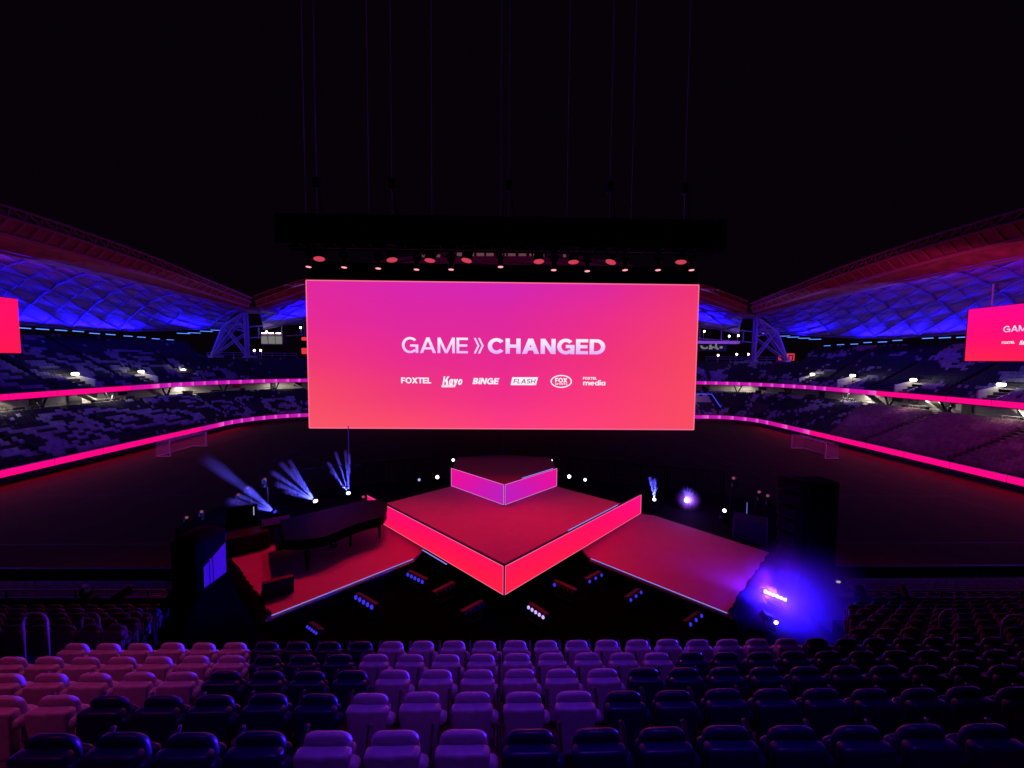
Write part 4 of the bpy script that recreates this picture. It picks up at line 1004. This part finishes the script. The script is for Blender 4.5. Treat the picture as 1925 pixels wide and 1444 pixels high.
# ================================================================== overhead truss, chains and lamps
th = thing('lighting_truss', 'long black draped lighting truss hung above the big screen', 'truss', (0, 23, 22))
g = MB()
for y in (22.4, 23.6):
    for z in (21.5, 22.8): g.tube((-12.6, y, z), (12.1, y, z), .06, 8)
for i in range(26):
    x = -12.6+24.7*i/25
    for y in (22.4, 23.6): g.tube((x, y, 21.5), (min(12.1, x+1.0), y, 22.8), .03, 5)
    g.tube((x, 22.4, 21.5), (x, 23.6, 21.5), .03, 5)
g.build('truss_frame', M['black_metal'], th)
MB().bbox((-.25, 22.3, 22.15), (24.7, .06, 1.6), .02).build('front_drape', M['black_cloth'], th)
MB().bbox((-.25, 23.75, 22.15), (24.7, .06, 1.6), .02).build('rear_drape', M['black_cloth'], th)
MB().bbox((12.2, 23, 22.1), (.5, 1.5, 1.9), .08).build('end_block', M['black_cloth'], th)
chl = [(-11.25, 23.0, 0), (-10.6, 23, 1), (-7.7, 23, 0), (-6.4, 23, 1), (-4.15, 23, 0), (-.25, 23, 0), (.2, 23, 1), (3.55, 23, 0), (6.0, 23, 1), (7.25, 23, 0), (10.3, 23, 1)]
for i, (x, y, hoist) in enumerate(chl):
    c = thing('hoist_chain', f'thin hoist chain above the truss, {ordinal(i)} of eleven from the left' + (', with motor' if hoist else ''), 'chain', (x, y, 22.9), 'hoist chains above the lighting truss')
    MB().tube((x, y, 22.85), (x, y, 42), .016, 5).build('chain_line', M['chain'], c)
    if hoist:
        MB().bbox((x, y, 24.9), (.38, .3, .6), .05).build('hoist_motor', M['black_metal'], c)
        MB().tube((x+.12, y-.1, 24.6), (x+.3, y-.1, 23.2), .03, 5).build('chain_bag', M['black_cloth'], c)
def head(name, label, cat, lens, aim, mount, r, ln, lens_m, group, box=.34):
    """moving head: lens centre, aim direction, mount = +1 hung from above, -1 standing"""
    lens = Vector(lens); aim = Vector(aim).normalized()
    piv = lens-aim*(ln*.62)
    th = thing(name, label, cat, piv+Vector((0, 0, mount*.45)), group)
    b = MB(); b.lathe(lens-aim*ln, aim, [(0, r*.55), (.06*ln, r*.85), (.4*ln, r*1.0), (.75*ln, r*1.05), (.97*ln, r*1.12), (.985*ln, r*1.1)], 14); b.build('head', M['black_metal'], th, smooth='auto')
    l = MB(); l.lathe(lens-aim*.005, aim, [(0, r*1.0), (.012, r*.95)], 16); l.build('lens', lens_m, th)
    sd = aim.cross(Vector((0, 0, 1)))
    sd = sd.normalized() if sd.length > .2 else Vector((1, 0, 0))
    y = MB()
    for s in (-1, 1):
        q = piv+sd*(s*(r*1.25)); y.tube(q, q+Vector((0, 0, mount*(r*1.6+.1))), .05, 6)
    y.tube(piv+sd*(-r*1.35)+Vector((0, 0, mount*(r*1.6+.1))), piv+sd*(r*1.35)+Vector((0, 0, mount*(r*1.6+.1))), .06, 6); y.build('yoke', M['black_metal'], th)
    MB().bbox(piv+Vector((0, 0, mount*(r*1.6+.24))), (box, box*.8, .2), .03).build('base', M['black_metal'], th)
    return th
wash_px = [(600, 487), (737, 489), (808, 490), (877, 490), (1013, 492), (1078, 493), (1148, 493), (1280, 493)]
aims = [(.15, -.30, -1), (.22, -.26, -1), (-.05, -.22, -1), (-.18, -.30, -1), (.03, -.30, -1), (0, -.22, -1), (-.35, -.26, -1), (-.14, -.22, -1)]
for i, (px, py) in enumerate(wash_px):
    p = onY(px, py, 22.9)
    head('wash_light', f'red-lensed wash light under the truss, {ordinal(i)} of eight large ones from the left', 'stage light', p, (aims[i][0], aims[i][1]*.75, -1), 1, .30, .5, M['red_lens'], 'large wash lights under the truss')
    tgt = [(-8.5, 14.5, 7), (-6, 15, 7), (-2, 16.5, 8), (-.5, 15.5, 8), (1, 15.0, 8), (2.5, 16.5, 8), (5.5, 15.5, 7), (7.5, 14.5, 7)][i]
    lamp('wash_beam', 'SPOT', p+Vector((0, -.15, -.25)), RED, [4600, 4200, 2900, 3100, 3100, 2900, 3300, 1900][i], target=tgt, size=.25, spot=44, blend=1.0)
spot_px = [(580, 502), (647, 503), (711, 505), (783, 507), (848, 507), (941, 502), (1041, 508), (1104, 510), (1175, 508), (1237, 508), (1300, 508)]
for i, (px, py) in enumerate(spot_px):
    p = onY(px, py, 22.3)
    head('spot_light', f'slim hanging spotlight with a hot pink lens, {ordinal(i)} of eleven from the left', 'stage light', p, (.02*(i % 3-1), -.10, -1), 1, .15, .75, M['red_spot'], 'slim spotlights under the truss', .28)

for tx in (-5, 1, 6):
    lamp('spot_beam', 'SPOT', (tx*.9, 22.2, 20.2), (1.0, .10, .40), 1500, target=(tx, 4.6, 11), size=.3, spot=26, blend=1.0)
# ================================================================== beam lights behind the stage
hz = lambda px, py, z: onZ(px, py, z)
beam_px = [(517, 962, 7.45), (593, 942, 7.5), (655, 927, 7.5), (788, 902, 7.5), (822, 897, 7.5), (852, 865, 8.6), (1036, 866, 8.6), (1070, 896, 7.5), (1100, 902, 7.5), (1230, 939, 7.5), (1291, 941, 7.5), (1362, 960, 7.5)]
blab = ['end beam light behind the piano keyboard, its fan aimed away', 'white beam light over the piano lid throwing the widest blue fan', 'white beam light throwing an upright blue fan by the fence', 'pale blue beam light, outer of the pair left of the riser', 'bright beam light, inner of the pair left of the riser', 'small beam light above the left end of the upper riser', 'small beam light above the right end of the upper riser', 'bright beam light, inner of the pair right of the riser', 'small beam light, outer of the pair right of the riser', 'beam light with blue petals over the end of the LED skirt', 'flaring violet beam light behind the right wing', 'small white beam light furthest out behind the right wing']
baim = [(-.75, .35, .45), (-.55, .5, .6), (-.15, .6, .8), (-.2, -.6, .5), (0, -1, .35), (.1, -1, .35), (-.1, -1, .35), (0, -1, .35), (-.1, -1, .35), (-.1, -.5, .85), (.15, -.9, .5), (0, -1, .35)]
bmat = ['blue_lens', 'white_lens', 'white_lens', 'blue_pale', 'white_lens', 'white_lens', 'white_lens', 'white_lens', 'white_lens', 'white_lens', 'hot_lens', 'white_lens']
M['blue_pale'] = emis('pale_blue_lens', (.42, .45, .95), .9, sample=False)
heads = []
for i, (px, py, z) in enumerate(beam_px):
    p = hz(px, py, z); heads.append(p)
    # the bright front glass is turned partly to the camera
    look = (EYE-p).normalized(); a = Vector(baim[i]).normalized()
    aim = (look*.75+a*.55).normalized()
    head('beam_light', blab[i], 'stage light', p, aim, -1, .115 if i in (1, 2, 4, 7, 10) else .09, .42, M[bmat[i]], 'beam lights behind the stage', .3)
# petals of lit smoke: soft tapered streaks
def streak_mat(dens):
    m = bpy.data.materials.new('lit_smoke'); m.use_nodes = True; nt = m.node_tree; nt.nodes.remove(nt.nodes['Principled BSDF'])
    v = nt.nodes.new('ShaderNodeVolumePrincipled'); v.inputs['Color'].default_value = (.75, .78, 1, 1); v.inputs['Anisotropy'].default_value = 0
    tc = nt.nodes.new('ShaderNodeTexCoord'); sx = nt.nodes.new('ShaderNodeSeparateXYZ'); nt.links.new(tc.outputs['Object'], sx.inputs[0])
    def mth(op, a, b=None):
        n = nt.nodes.new('ShaderNodeMath'); n.operation = op
        for i, q in enumerate((a, b)):
            if q is None: continue
            if isinstance(q, (int, float)): n.inputs[i].default_value = q
            else: nt.links.new(q, n.inputs[i])
        return n.outputs[0]
    z = sx.outputs['Z']
    w = mth('ADD', mth('MULTIPLY', z, .82), .18)
    rr = mth('DIVIDE', mth('SQRT', mth('ADD', mth('POWER', sx.outputs['X'], 2), mth('POWER', sx.outputs['Y'], 2))), w)
    rad = mth('MAXIMUM', mth('SUBTRACT', 1, mth('POWER', rr, 1.5)), 0)
    end = mth('MAXIMUM', mth('SUBTRACT', 1, mth('POWER', z, 5)), 0)
    ns = nt.nodes.new('ShaderNodeTexNoise'); ns.inputs['Scale'].default_value = 3.6; nt.links.new(tc.outputs['Object'], ns.inputs['Vector'])
    d = mth('MULTIPLY', mth('MULTIPLY', mth('MULTIPLY', rad, end), mth('MAXIMUM', mth('SUBTRACT', mth('MULTIPLY', ns.outputs['Fac'], 4.2), 1.05), .12)), mth('DIVIDE', dens, mth('ADD', mth('POWER', mth('SUBTRACT', 1.25, z), 1.0), .35)))
    nt.links.new(d, v.inputs['Density']); nt.links.new(v.outputs[0], nt.nodes['Material Output'].inputs['Volume']); return m
cone = MB(); cone.lathe((0, 0, 0), (0, 0, 1), [(0, .18), (.5, .59), (1, 1)], 12)
smk = streak_mat(1.7); smk_thin = streak_mat(.45)
def petals(label, p, ends, r0, r1, cname):
    root = bpy.data.objects.new('smoke', None); C.objects.link(root); root.location = p; tag(root, label, 'smoke', kind='stuff')
    for (px, py, dy, k) in ends:
        e4 = onY(px, py, p.y+dy); d = (e4-p)*1.12
        o = cone.build('smoke_streak', smk_thin if k > 1.5 else smk, root, local=True)
        o.rotation_euler = d.to_track_quat('Z', 'Y').to_euler(); o.scale = (r1*k*1.25, r1*k*1.25, d.length*.92); o.location = d*.08
    return root
petals('blue fan of lit smoke streaming away from the end beam light', heads[0], [(468, 922, 1.5, 1.0), (437, 944, 1.2, 1.1), (455, 934, 1.4, .6), (395, 868, 3.2, 1.9)], .04, .20, '')
petals('widest blue fan of lit smoke over the piano', heads[1], [(533, 876, 1.4, .9), (518, 892, 1.3, .9), (550, 884, 1.4, .6), (525, 912, 1.2, .9), (548, 872, 1.5, .7), (540, 926, 1.1, .7)], .04, .17, '')
petals('upright blue fan of lit smoke by the fence', heads[2], [(619, 874, 1.2, .8), (633, 856, 1.3, .8), (650, 853, 1.2, .8), (657, 860, 1.2, .8), (624, 888, 1.2, .6)], .03, .14, '')
petals('short blue petals of lit smoke over the LED skirt end', heads[9], [(1222, 900, .6, 1.0), (1231, 904, .6, 1.0), (1233, 916, .4, .7)], .03, .10, '')
petals('small violet spray of lit smoke above the flaring beam light', heads[10], [(1286, 917, .5, .7), (1292, 916, .5, .7), (1298, 920, .5, .7), (1302, 927, .5, .7)], .03, .07, '')
for i, tg, e, sz in ((0, (455, 934), 900, 1.0), (1, (533, 895), 1900, 1.2), (2, (640, 868), 1100, 1.0), (9, (1228, 905), 500, .7), (10, (1293, 917), 500, .7)):
    p = heads[i]; t = onY(tg[0], tg[1], p.y+1.3 if i < 3 else p.y+.5)
    lamp('beam_glow', 'SPOT', p+(t-p).normalized()*.02, (.10, .11, 1.0), e*(5 if i < 3 else 9), target=t, size=.05, spot=80 if i < 3 else 95, blend=.5)
lamp('flare_glow', 'POINT', heads[10]+Vector((0, -.25, .12)), (.35, .10, 1.0), 120, size=.06)
pf = MB(); pf.lathe((0, 0, 0), (0, 0, 1), [(math.sin(math.radians(a)), max(.01, math.cos(math.radians(a)))) for a in range(-90, 91, 15)], 20)
o = pf.build('smoke', smoke_mat('flare_halo', (.8, .8, 1), .8, falloff=True)); o.location = heads[10]+Vector((0, -.15, .1)); o.scale = (.8, .7, .75)  # added puff stands for the lens starburst round this lamp
tag(o, 'violet puff of smoke added as lens glow round the flaring beam light', 'smoke', kind='stuff')
# unlit heads on stands with a painted pink reflection, beyond the left wing and the right wing
for i, (px, py, lab) in enumerate(((351, 973, 'unlit lamp, painted pink gleam, on a stand, outer one beyond the left wing'), (379, 962, 'unlit lamp, painted pink gleam, on a stand, inner one beyond the left wing'), (448, 930, 'unlit lamp, painted pink gleam, behind the blue fan, lower one'), (466, 917, 'unlit lamp, painted pink gleam, behind the blue fan, upper one'), (498, 901, 'unlit lamp, faint painted pink gleam, between the blue fans'), (1379, 899, 'unlit lamp, faint painted pink gleam, high beyond the right wing'), (1427, 925, 'unlit lamp, painted pink gleam, on a stand, inner of the pair beside the line array'), (1443, 932, 'unlit lamp, painted pink gleam, on a stand, outer of the pair beside the line array'))):
    p = onY(px, py, 19.5 if i < 2 else 21.5 if i < 5 else 18.5)
    t = head('stand_light', lab, 'stage light', p, ((EYE-p).normalized()*.9+Vector((.3*(1 if i < 5 else -1), 0, 0))), -1, .07, .3, M['pink_gleam'], 'dim lamps on stands', .22)
    MB().tube(p+Vector((0, .2, -.5)), (p.x, p.y+.2, 6.4), .035, 6).build('stand_pole', M['black_metal'], t)
p = onY(683, 934, 20); t = head('stand_light', 'tiny pink lamp just above the piano tail', 'stage light', p, (EYE-p), -1, .06, .25, M['red_lens'], 'dim lamps on stands', .2)

# ================================================================== LED battens on the pit floor
bat = [(683, 1133, (665, 1121), (702, 1144), 'blue_lens', 'blue-lit LED batten before the left wing strip', 5), (780, 1087, (763, 1079), (797, 1096), 'blue_lens', 'blue-lit LED batten under the left skirt end', 5), (838, 1110, (818, 1121), (858, 1100), 'off_lens', 'dark red-lit LED batten, outer of two under the left skirt', 5), (890, 1147, (872, 1158), (912, 1136), 'off_lens', 'dark red-lit LED batten nearest the stage point', 5),
       (1005, 1150, (990, 1140), (1024, 1163), 'violet_lens', 'violet glowing LED batten just right of the stage point', 5), (1058, 1108, (1038, 1098), (1080, 1117), 'blue_lens', 'LED batten under the right skirt with one blue lens', 5), (1120, 1087, (1106, 1095), (1134, 1080), 'blue_lens', 'small LED batten under the right skirt end', 5), (1195, 1120, (1184, 1130), (1208, 1112), 'blue_lens', 'dim LED batten before the right wing strip', 5), (1308, 1165, (1296, 1176), (1322, 1156), 'blue_lens', 'dim LED batten near the front corner of the right wing', 5), (585, 1185, (575, 1177), (596, 1192), 'blue_lens', 'blue LED batten near the front corner of the left wing', 5),
       (1458, 1119, (1436, 1111), (1480, 1129), 'hot_lens', 'glaring violet LED batten outside the right wing', 6), (1450, 1168, (1436, 1161), (1464, 1173), 'hot_lens', 'smaller batten below the glaring one, one lens lit', 3)]
for i, (px, py, e0, e1, lm, lab, nl) in enumerate(bat):
    zz = 6.75 if i < 10 else 7.3 if i == 10 else 6.9
    a = onZ(*e0, zz); b = onZ(*e1, zz)
    if i >= 10: a = onY(*e0, 12.6 if i == 10 else 11.9); b = onY(*e1, 12.6 if i == 10 else 11.9)
    d = b-a; L = d.length; u = d.normalized(); c = (a+b)/2
    look = (EYE-c).normalized(); f = (look-u*look.dot(u)).normalized(); w = u.cross(f)
    f = (f*.8+w*(.5 if w.z < 0 else -.5)).normalized() if i not in (10,) else f
    w = u.cross(f)
    rt = Matrix((u, w, f)).transposed()
    th = thing('led_batten', lab, 'stage light', Vector((c.x, c.y, c.z-.3)), 'LED battens around the stage foot')
    MB().bbox(c-f*.13, (L, .22, .22), .03, rt).build('housing', M['black_metal'], th)
    for k in range(nl):
        q = a.lerp(b, (k+.5)/nl)
        lit = M[lm]
        if i == 5 and k > 0: lit = M['off_lens']
        if i in (6, 7, 8) and k % 2: lit = M['off_lens']
        if i == 11 and k < 2: lit = M['off_lens']
        l = MB(); l.lathe(q-f*.02, f, [(0, L/nl*.34), (.03, L/nl*.30)], 10); l.build('lens', lit, th)
    g = MB()
    for k in (.15, .85): q = a.lerp(b, k); g.tube(q-f*.2, (q.x, q.y, q.z-.38), .03, 5)
    g.tube((a.lerp(b, .15).x, a.lerp(b, .15).y, a.lerp(b, .15).z-.37), (a.lerp(b, .85).x, a.lerp(b, .85).y, a.lerp(b, .85).z-.37), .03, 5)
    g.build('bracket', M['black_metal'], th)
    if i in (0, 1, 4, 9): lamp('batten_glow', 'SPOT', c+f*.12, BLUE, 60, target=c+f*2+Vector((0, .8, .3)), size=.08, spot=120)
c = onY(1458, 1119, 12.6)
lamp('batten_beam', 'SPOT', c+Vector((-.25, -.25, .1)), BLUE, 42000, target=(-8.4, 11.5, 9.1), size=.2, spot=14, blend=.6)
lamp('batten_beam', 'SPOT', c+Vector((-.3, -.4, .35)), (.05, .010, 1.0), 30000, target=(-3, 5.2, 10.8), size=.2, spot=42, blend=.7)
lamp('batten_glow', 'POINT', c+Vector((-.1, -.45, .0)), (.012, .002, 1.0), 620, size=.15)
lamp('batten_glow', 'SPOT', c+Vector((-.2, .1, .5)), (.16, .01, 1.0), 420, target=(8.8, 14.6, 7), size=.2, spot=110, blend=.9)
# puff of stage smoke round the glaring batten
sm = MB(); sm.lathe((0, 0, 0), (0, 0, 1), [(math.sin(math.radians(a))*1.0, max(.01, math.cos(math.radians(a)))) for a in range(-90, 91, 15)], 20)
o = sm.build('smoke', smoke_mat('stage_smoke', (.8, .8, 1), 1.6, falloff=True)); o.location = (9.95, 12.3, 7.3); o.scale = (2.6, 2.0, 2.0)
tag(o, 'blue puff of stage smoke glowing round the glaring batten', 'smoke', kind='stuff')

# ================================================================== near stand
st = thing('grandstand', 'near stand under the camera with rows of folded seats', 'grandstand', (0, 10, 0), 'grandstands around the pitch')
ROWY = [2.74, 3.65, 4.47, 5.3, 6.1]+[6.1+.83*k for k in range(1, 22)]
ROWZ = [12.26, 11.75, 11.31, 10.86, 10.46]+[10.46-.42*k for k in range(1, 22)]
prof = [(-3, 12.9), (.6, 12.9), (.6, 12.3), (1.45, 12.3), (1.45, 11.85)]
for y, z in zip(ROWY, ROWZ):
    f = z-.85; prof += [(y-.42, prof[-1][1]), (y-.42, f)]
prof += [(24.4, prof[-1][1]), (24.4, 0)]
cut = 4+2*5+1
mid = prof[:5+2*5]+[(6.75, prof[5+2*5-1][1]), (6.75, 6.2)]
g = MB()
g.grid([[(x, y, z) for y, z in prof] for x in (-45, -25, -10.2)]); g.grid([[(x, y, z) for y, z in prof] for x in (10.2, 25, 45)])
g.grid([[(x, y, z) for y, z in mid] for x in (-10.2, 0, 10.2)])
g.build('terrace', M['concrete'], st)
for x in (-10.2, 10.2):
    g = MB()
    pp = [(y, z) for y, z in prof if y > 6.2]
    for (y0, z0), (y1, z1) in zip(pp, pp[1:]):
        if y1 > y0: g.add([(x, y0, 0), (x, y1, 0), (x, y1, z1), (x, y0, z0)], [(0, 1, 2, 3)])
    g.build('pit_side_wall', M['pit'], st)


# folded stadium seat, seen from behind
def slab(out, th, yb, curve, lean, bev):
    """outline (x,z) extruded along y with rounded rims; curve: sides swing forward; lean: top towards -y"""
    n = len(out); cx0 = sum(p[0] for p in out)/n; cz0 = sum(p[1] for p in out)/n; g = MB(); rings = []
    def inset(p, k):
        dx, dz = p[0]-cx0, p[1]-cz0; L = math.hypot(dx, dz); return (cx0+dx*(1-k/L), cz0+dz*(1-k/L))
    for dep, k in ((0, bev*2.6), (0, bev), (bev*.35, bev*.28), (bev, 0), (th-bev, 0), (th-bev*.3, bev*.3), (th, bev), (th, bev*2.6)):
        rings.append([(q[0], yb+dep+curve*q[0]**2-lean*(q[1]-.4), q[1]) for q in (inset(p, k) for p in out)])
    vs = [p for r in rings for p in r]; fs = [tuple(range(n)), tuple(range(len(vs)-1, len(vs)-n-1, -1))]
    for r in range(len(rings)-1):
        for i in range(n): fs.append((r*n+i, r*n+n+i, r*n+n+(i+1) % n, r*n+(i+1) % n))
    g.add(vs, fs); return g
def rounded(w0, w1, z0, z1, rise, ex, n=26):
    """outline: bottom half width w0, top half width w1, superellipse top of height rise and exponent ex"""
    r = .05; pts = [(-w0+r, z0), (w0-r, z0), (w0-r*.3, z0+r*.3), (w0, z0+r)]
    zc = z1-rise
    for i in range(n+1):
        t = math.pi*i/n; c, q = math.cos(t), math.sin(t)
        pts.append((math.copysign(abs(c)**(2/ex), c)*w1, zc+rise*abs(q)**(2/ex)))
    pts += [(-w0, z0+r), (-w0+r*.3, z0+r*.3)]; return pts
def make_seat(kind):
    th = bpy.data.objects.new('stadium_seat', None); C.objects.link(th); th['category'] = 'seat'; th['group'] = 'folded seats of the near stand'; th['label'] = kind
    m = M['pale_seat'] if kind == 'pale' else M['navy_seat'] if kind == 'navy' else M['low_seat']
    slab(rounded(.172, .180, .40, .85, .15, 2.9), .05, .045, .75, .10, .016).build('backrest', m, th, smooth=True, local=True)
    slab(rounded(.160, .201, .26, .775, .075, 4.6), .085, -.065, .30, .05, .018).build('back_cover', m, th, smooth=True, local=True)
    g = MB(); g.lathe((.204, -.058, .635), (0, 1, 0), [(0, .040), (.006, .050), (.015, .056), (.07, .056)], 18); g.build('hinge_boss', m, th, smooth='auto', local=True)
    slab(rounded(.15, .17, .30, .64, .07, 3.5), .05, .12, .1, -.05, .018).build('seat_pan', m, th, smooth=True, local=True)
    g = MB(); g.bbox((.25, .17, .60), (.040, .26, .045), .016, Matrix.Rotation(.95, 3, 'X')); g.bbox((.25, .20, .48), (.032, .06, .24), .012); g.build('armrest', M['arm'], th, smooth='auto', local=True)
    g = MB(); g.bbox((.25, .05, .20), (.05, .12, .46), .012); g.bbox((.25, .05, .02), (.12, .22, .03), .01); g.build('pedestal', M['black_metal'], th, local=True)
    return th
M['low_seat'] = mat('dim_maroon_seat_plastic', (.11, .055, .08), .75, noise_amt=.08, noise_scale=14)  # dim maroon light on the lower rows put into the seat colour
M['arm'] = mat('armrest_plastic', (.09, .05, .055), .3, noise_amt=.1)
protos = {}
PR = {0: (520, 930), 1: (620, 1165), 2: (690, 1203), 3: (650, 1300), 4: (695, 1490)}
PL = {0: (-999, -999), 1: (-999, 192), 2: (-999, 338), 3: (-999, 432), 4: (-999, 442)}
ROWN = ['nearest row', 'second row', 'third row', 'fourth row', 'fifth row']
plan = []
for k in range(5):
    run = []
    for n in range(-60, 61):
        X = .215+.5*n; y, z = ROWY[k], ROWZ[k]
        px, py = proj((X, y, z-.2))
        if px < -45 or px > 1975: continue
        if k == 4 and px < 112: continue
        pale = PR[k][0] < px < PR[k][1] or px < PL[k][1]
        run.append((X, y, z, px, pale))
    # split in runs
    i = 0
    while i < len(run):
        j = i
        while j < len(run) and run[j][4] == run[i][4]: j += 1
        mid = (run[i][3]+run[j-1][3])/2; pale = run[i][4]
        if pale: where = 'pinkish run by the drape' if mid < 450 else 'middle pale run'
        else: where = 'left navy run' if mid < 700 else 'right navy run'
        for q in range(i, j): plan.append((run[q][0], run[q][1], run[q][2], pale, f'{"pale" if pale else "navy"} seat, {ordinal(q-i)} from the left in the {where}, {ROWN[k]}'))
        i = j
# lower rows, seen only past the sides of the stage
lowrows = []
for k in range(5, 25):
    for side in (-1, 1):
        cnt_ = 0
        for n in (range(-80, 0) if side < 0 else range(1, 81)):
            X = .215+.5*n; y, z = ROWY[k], ROWZ[k]; px, py = proj((X, y, z))
            if side < 0 and not (-30 < px < 318-(max(0, 1195-py))*.0): continue
            if side > 0 and not (1600 < px < 1955): continue
            if side < 0 and px > 318-max(0, (py-1125))*1.15: continue
            if side < 0 and k == 5: continue
            lowrows.append((X, y, z, k, side, cnt_)); cnt_ += 1
room = max(0, 296-len(plan))
for (X, y, z, k, side, c_) in sorted(lowrows, key=lambda q: q[1])[:room]:
    plan.append((X, y, z, 2, f'{"purple-lit" if side < 0 else "dark"} seat, {ordinal(c_)} from the left in {ordinal(k)} row, {"left" if side < 0 else "right"} lower block'))
for (X, y, z, pale, lab) in plan:
    key = 'low' if pale == 2 else 'pale' if pale else 'navy'
    jit = (X+rnd.uniform(-.006, .006), y+rnd.uniform(-.008, .008), z-.85)
    if key not in protos:
        protos[key] = make_seat(key); s = protos[key]; s.location = jit; s['label'] = lab
    else: s = dup(protos[key], jit, rnd.uniform(-.02, .02), lab)
for (X, y, z, k, side, c_) in sorted(lowrows, key=lambda q: q[1])[room:]:
    lowseat(Vector((X, y, z-.85)), Vector((0, -1, 0)), (.14, .08, .105))  # same dim light put into these seats' colour
so = seat_mb.build('seating', M['far_seat']); tag(so, 'rows of far navy and pale seats filling the stands around the pitch', 'seats', kind='stuff')

# slim pole between the seats, hoop rails, low light rails with lamps
M['painted_glint'] = emis('painted_glint_lens', (.006, .003, .012), 1, sample=False)  # faint emission paints a gleam on an unlit lens
th = thing('slim_post', 'slim dark post standing between two seats in the middle aisle', 'post', (-.02, 4.05, 10.5))
MB().tube((-.02, 4.05, 10.4), (-.02, 4.05, 11.85), .018, 6).build('post_shaft', M['arm'], th); MB().lathe((-.02, 4.05, 11.85), (0, 0, 1), [(0, .022), (.02, .022)], 8).build('post_cap', M['rail'], th)
def hoop(label, xa, xb, ytop, Y, slope=0):
    a = onY(xa, ytop, Y); b = onY(xb, ytop, Y); h = 1.0
    th = thing('hoop_rail', label, 'handrail', (a.x, Y, a.z-h), 'hoop handrails on the aisle steps')
    r = min(.18, abs(b.x-a.x)*.45); pts = [(a.x, Y, a.z-h-.5)]
    s = 1 if b.x > a.x else -1
    for i in range(7): t = HP*i/6; pts.append((a.x+s*r*(1-math.cos(t)), Y, a.z-r+r*math.sin(t)))
    for i in range(7): t = HP*(1-i/6); pts.append((b.x-s*r*(1-math.cos(t)), Y+slope*.3, b.z-slope*.12-r+r*math.sin(t)))
    pts.append((b.x, Y+slope*.3, b.z-h-.5))
    MB().path(pts, .022, 8).build('rail_tube', M['rail'], th, smooth=True)
    g = MB()
    for q in (pts[0], pts[-1]): g.lathe((q[0], q[1], q[2]+.5), (0, 0, 1), [(0, .06), (.02, .06)], 8)
    g.build('rail_flange', M['rail'], th)
hoop('steel hoop rail on the aisle at the left picture edge', 42, 88, 1153, 7.0)
hoop('steel hoop rail on the left aisle, second down the steps', 153, 186, 1153, 8.2)
hoop('steel hoop rail on the left aisle next to the black drape', 238, 266, 1150, 9.4)
hoop('steel hoop rail on the right aisle, further down the steps', 1768, 1805, 1147, 7.3)
hoop('steel hoop rail on the right aisle at the picture edge', 1886, 1935, 1158, 6.6)
for s, x0, x1, y, lab in ((-1, -30, 312, 1110, 'low horizontal light rail across the left lower seats'), (1, 1578, 1960, 1111, 'low horizontal light rail across the right lower seats')):
    a = onY(x0, y, 12); b = onY(x1, y, 12)
    th = thing('light_rail', lab, 'rail', (a+b)/2, 'low light rails across the lower seats')
    MB().tube(a, b, .03, 6).build('rail_tube', M['rail'], th); MB().tube(a+Vector((0, 0, -.32)), b+Vector((0, 0, -.32)), .12, 6).build('rail_box', M['black_metal'], th)
    g = MB()
    for t in (.12, .5, .9): q = a.lerp(b, t); g.tube(q, q+Vector((0, 0, -1.3)), .03, 6)
    g.build('rail_post', M['black_metal'], th)
for px, py, lab, lm in ((166, 1108, 'dark moving lamp with a painted gleam on its lens on the left light rail', 'painted_glint'), (247, 1106, 'dark moving lamp next to the black drape on the left light rail', 'off_lens'), (1618, 1106, 'dark moving lamp near the line array on the right light rail', 'off_lens'), (1697, 1106, 'dark moving lamp further out on the right light rail', 'off_lens')):
    p = onY(px, py, 11.8); head('rail_light', lab, 'stage light', p, (.45, .75, .25) if lm == 'off_lens' else (.8, -.55, .1), -1, .08 if lm == 'painted_glint' else .13, .45, M[lm], 'moving lamps on the low light rails', .4)
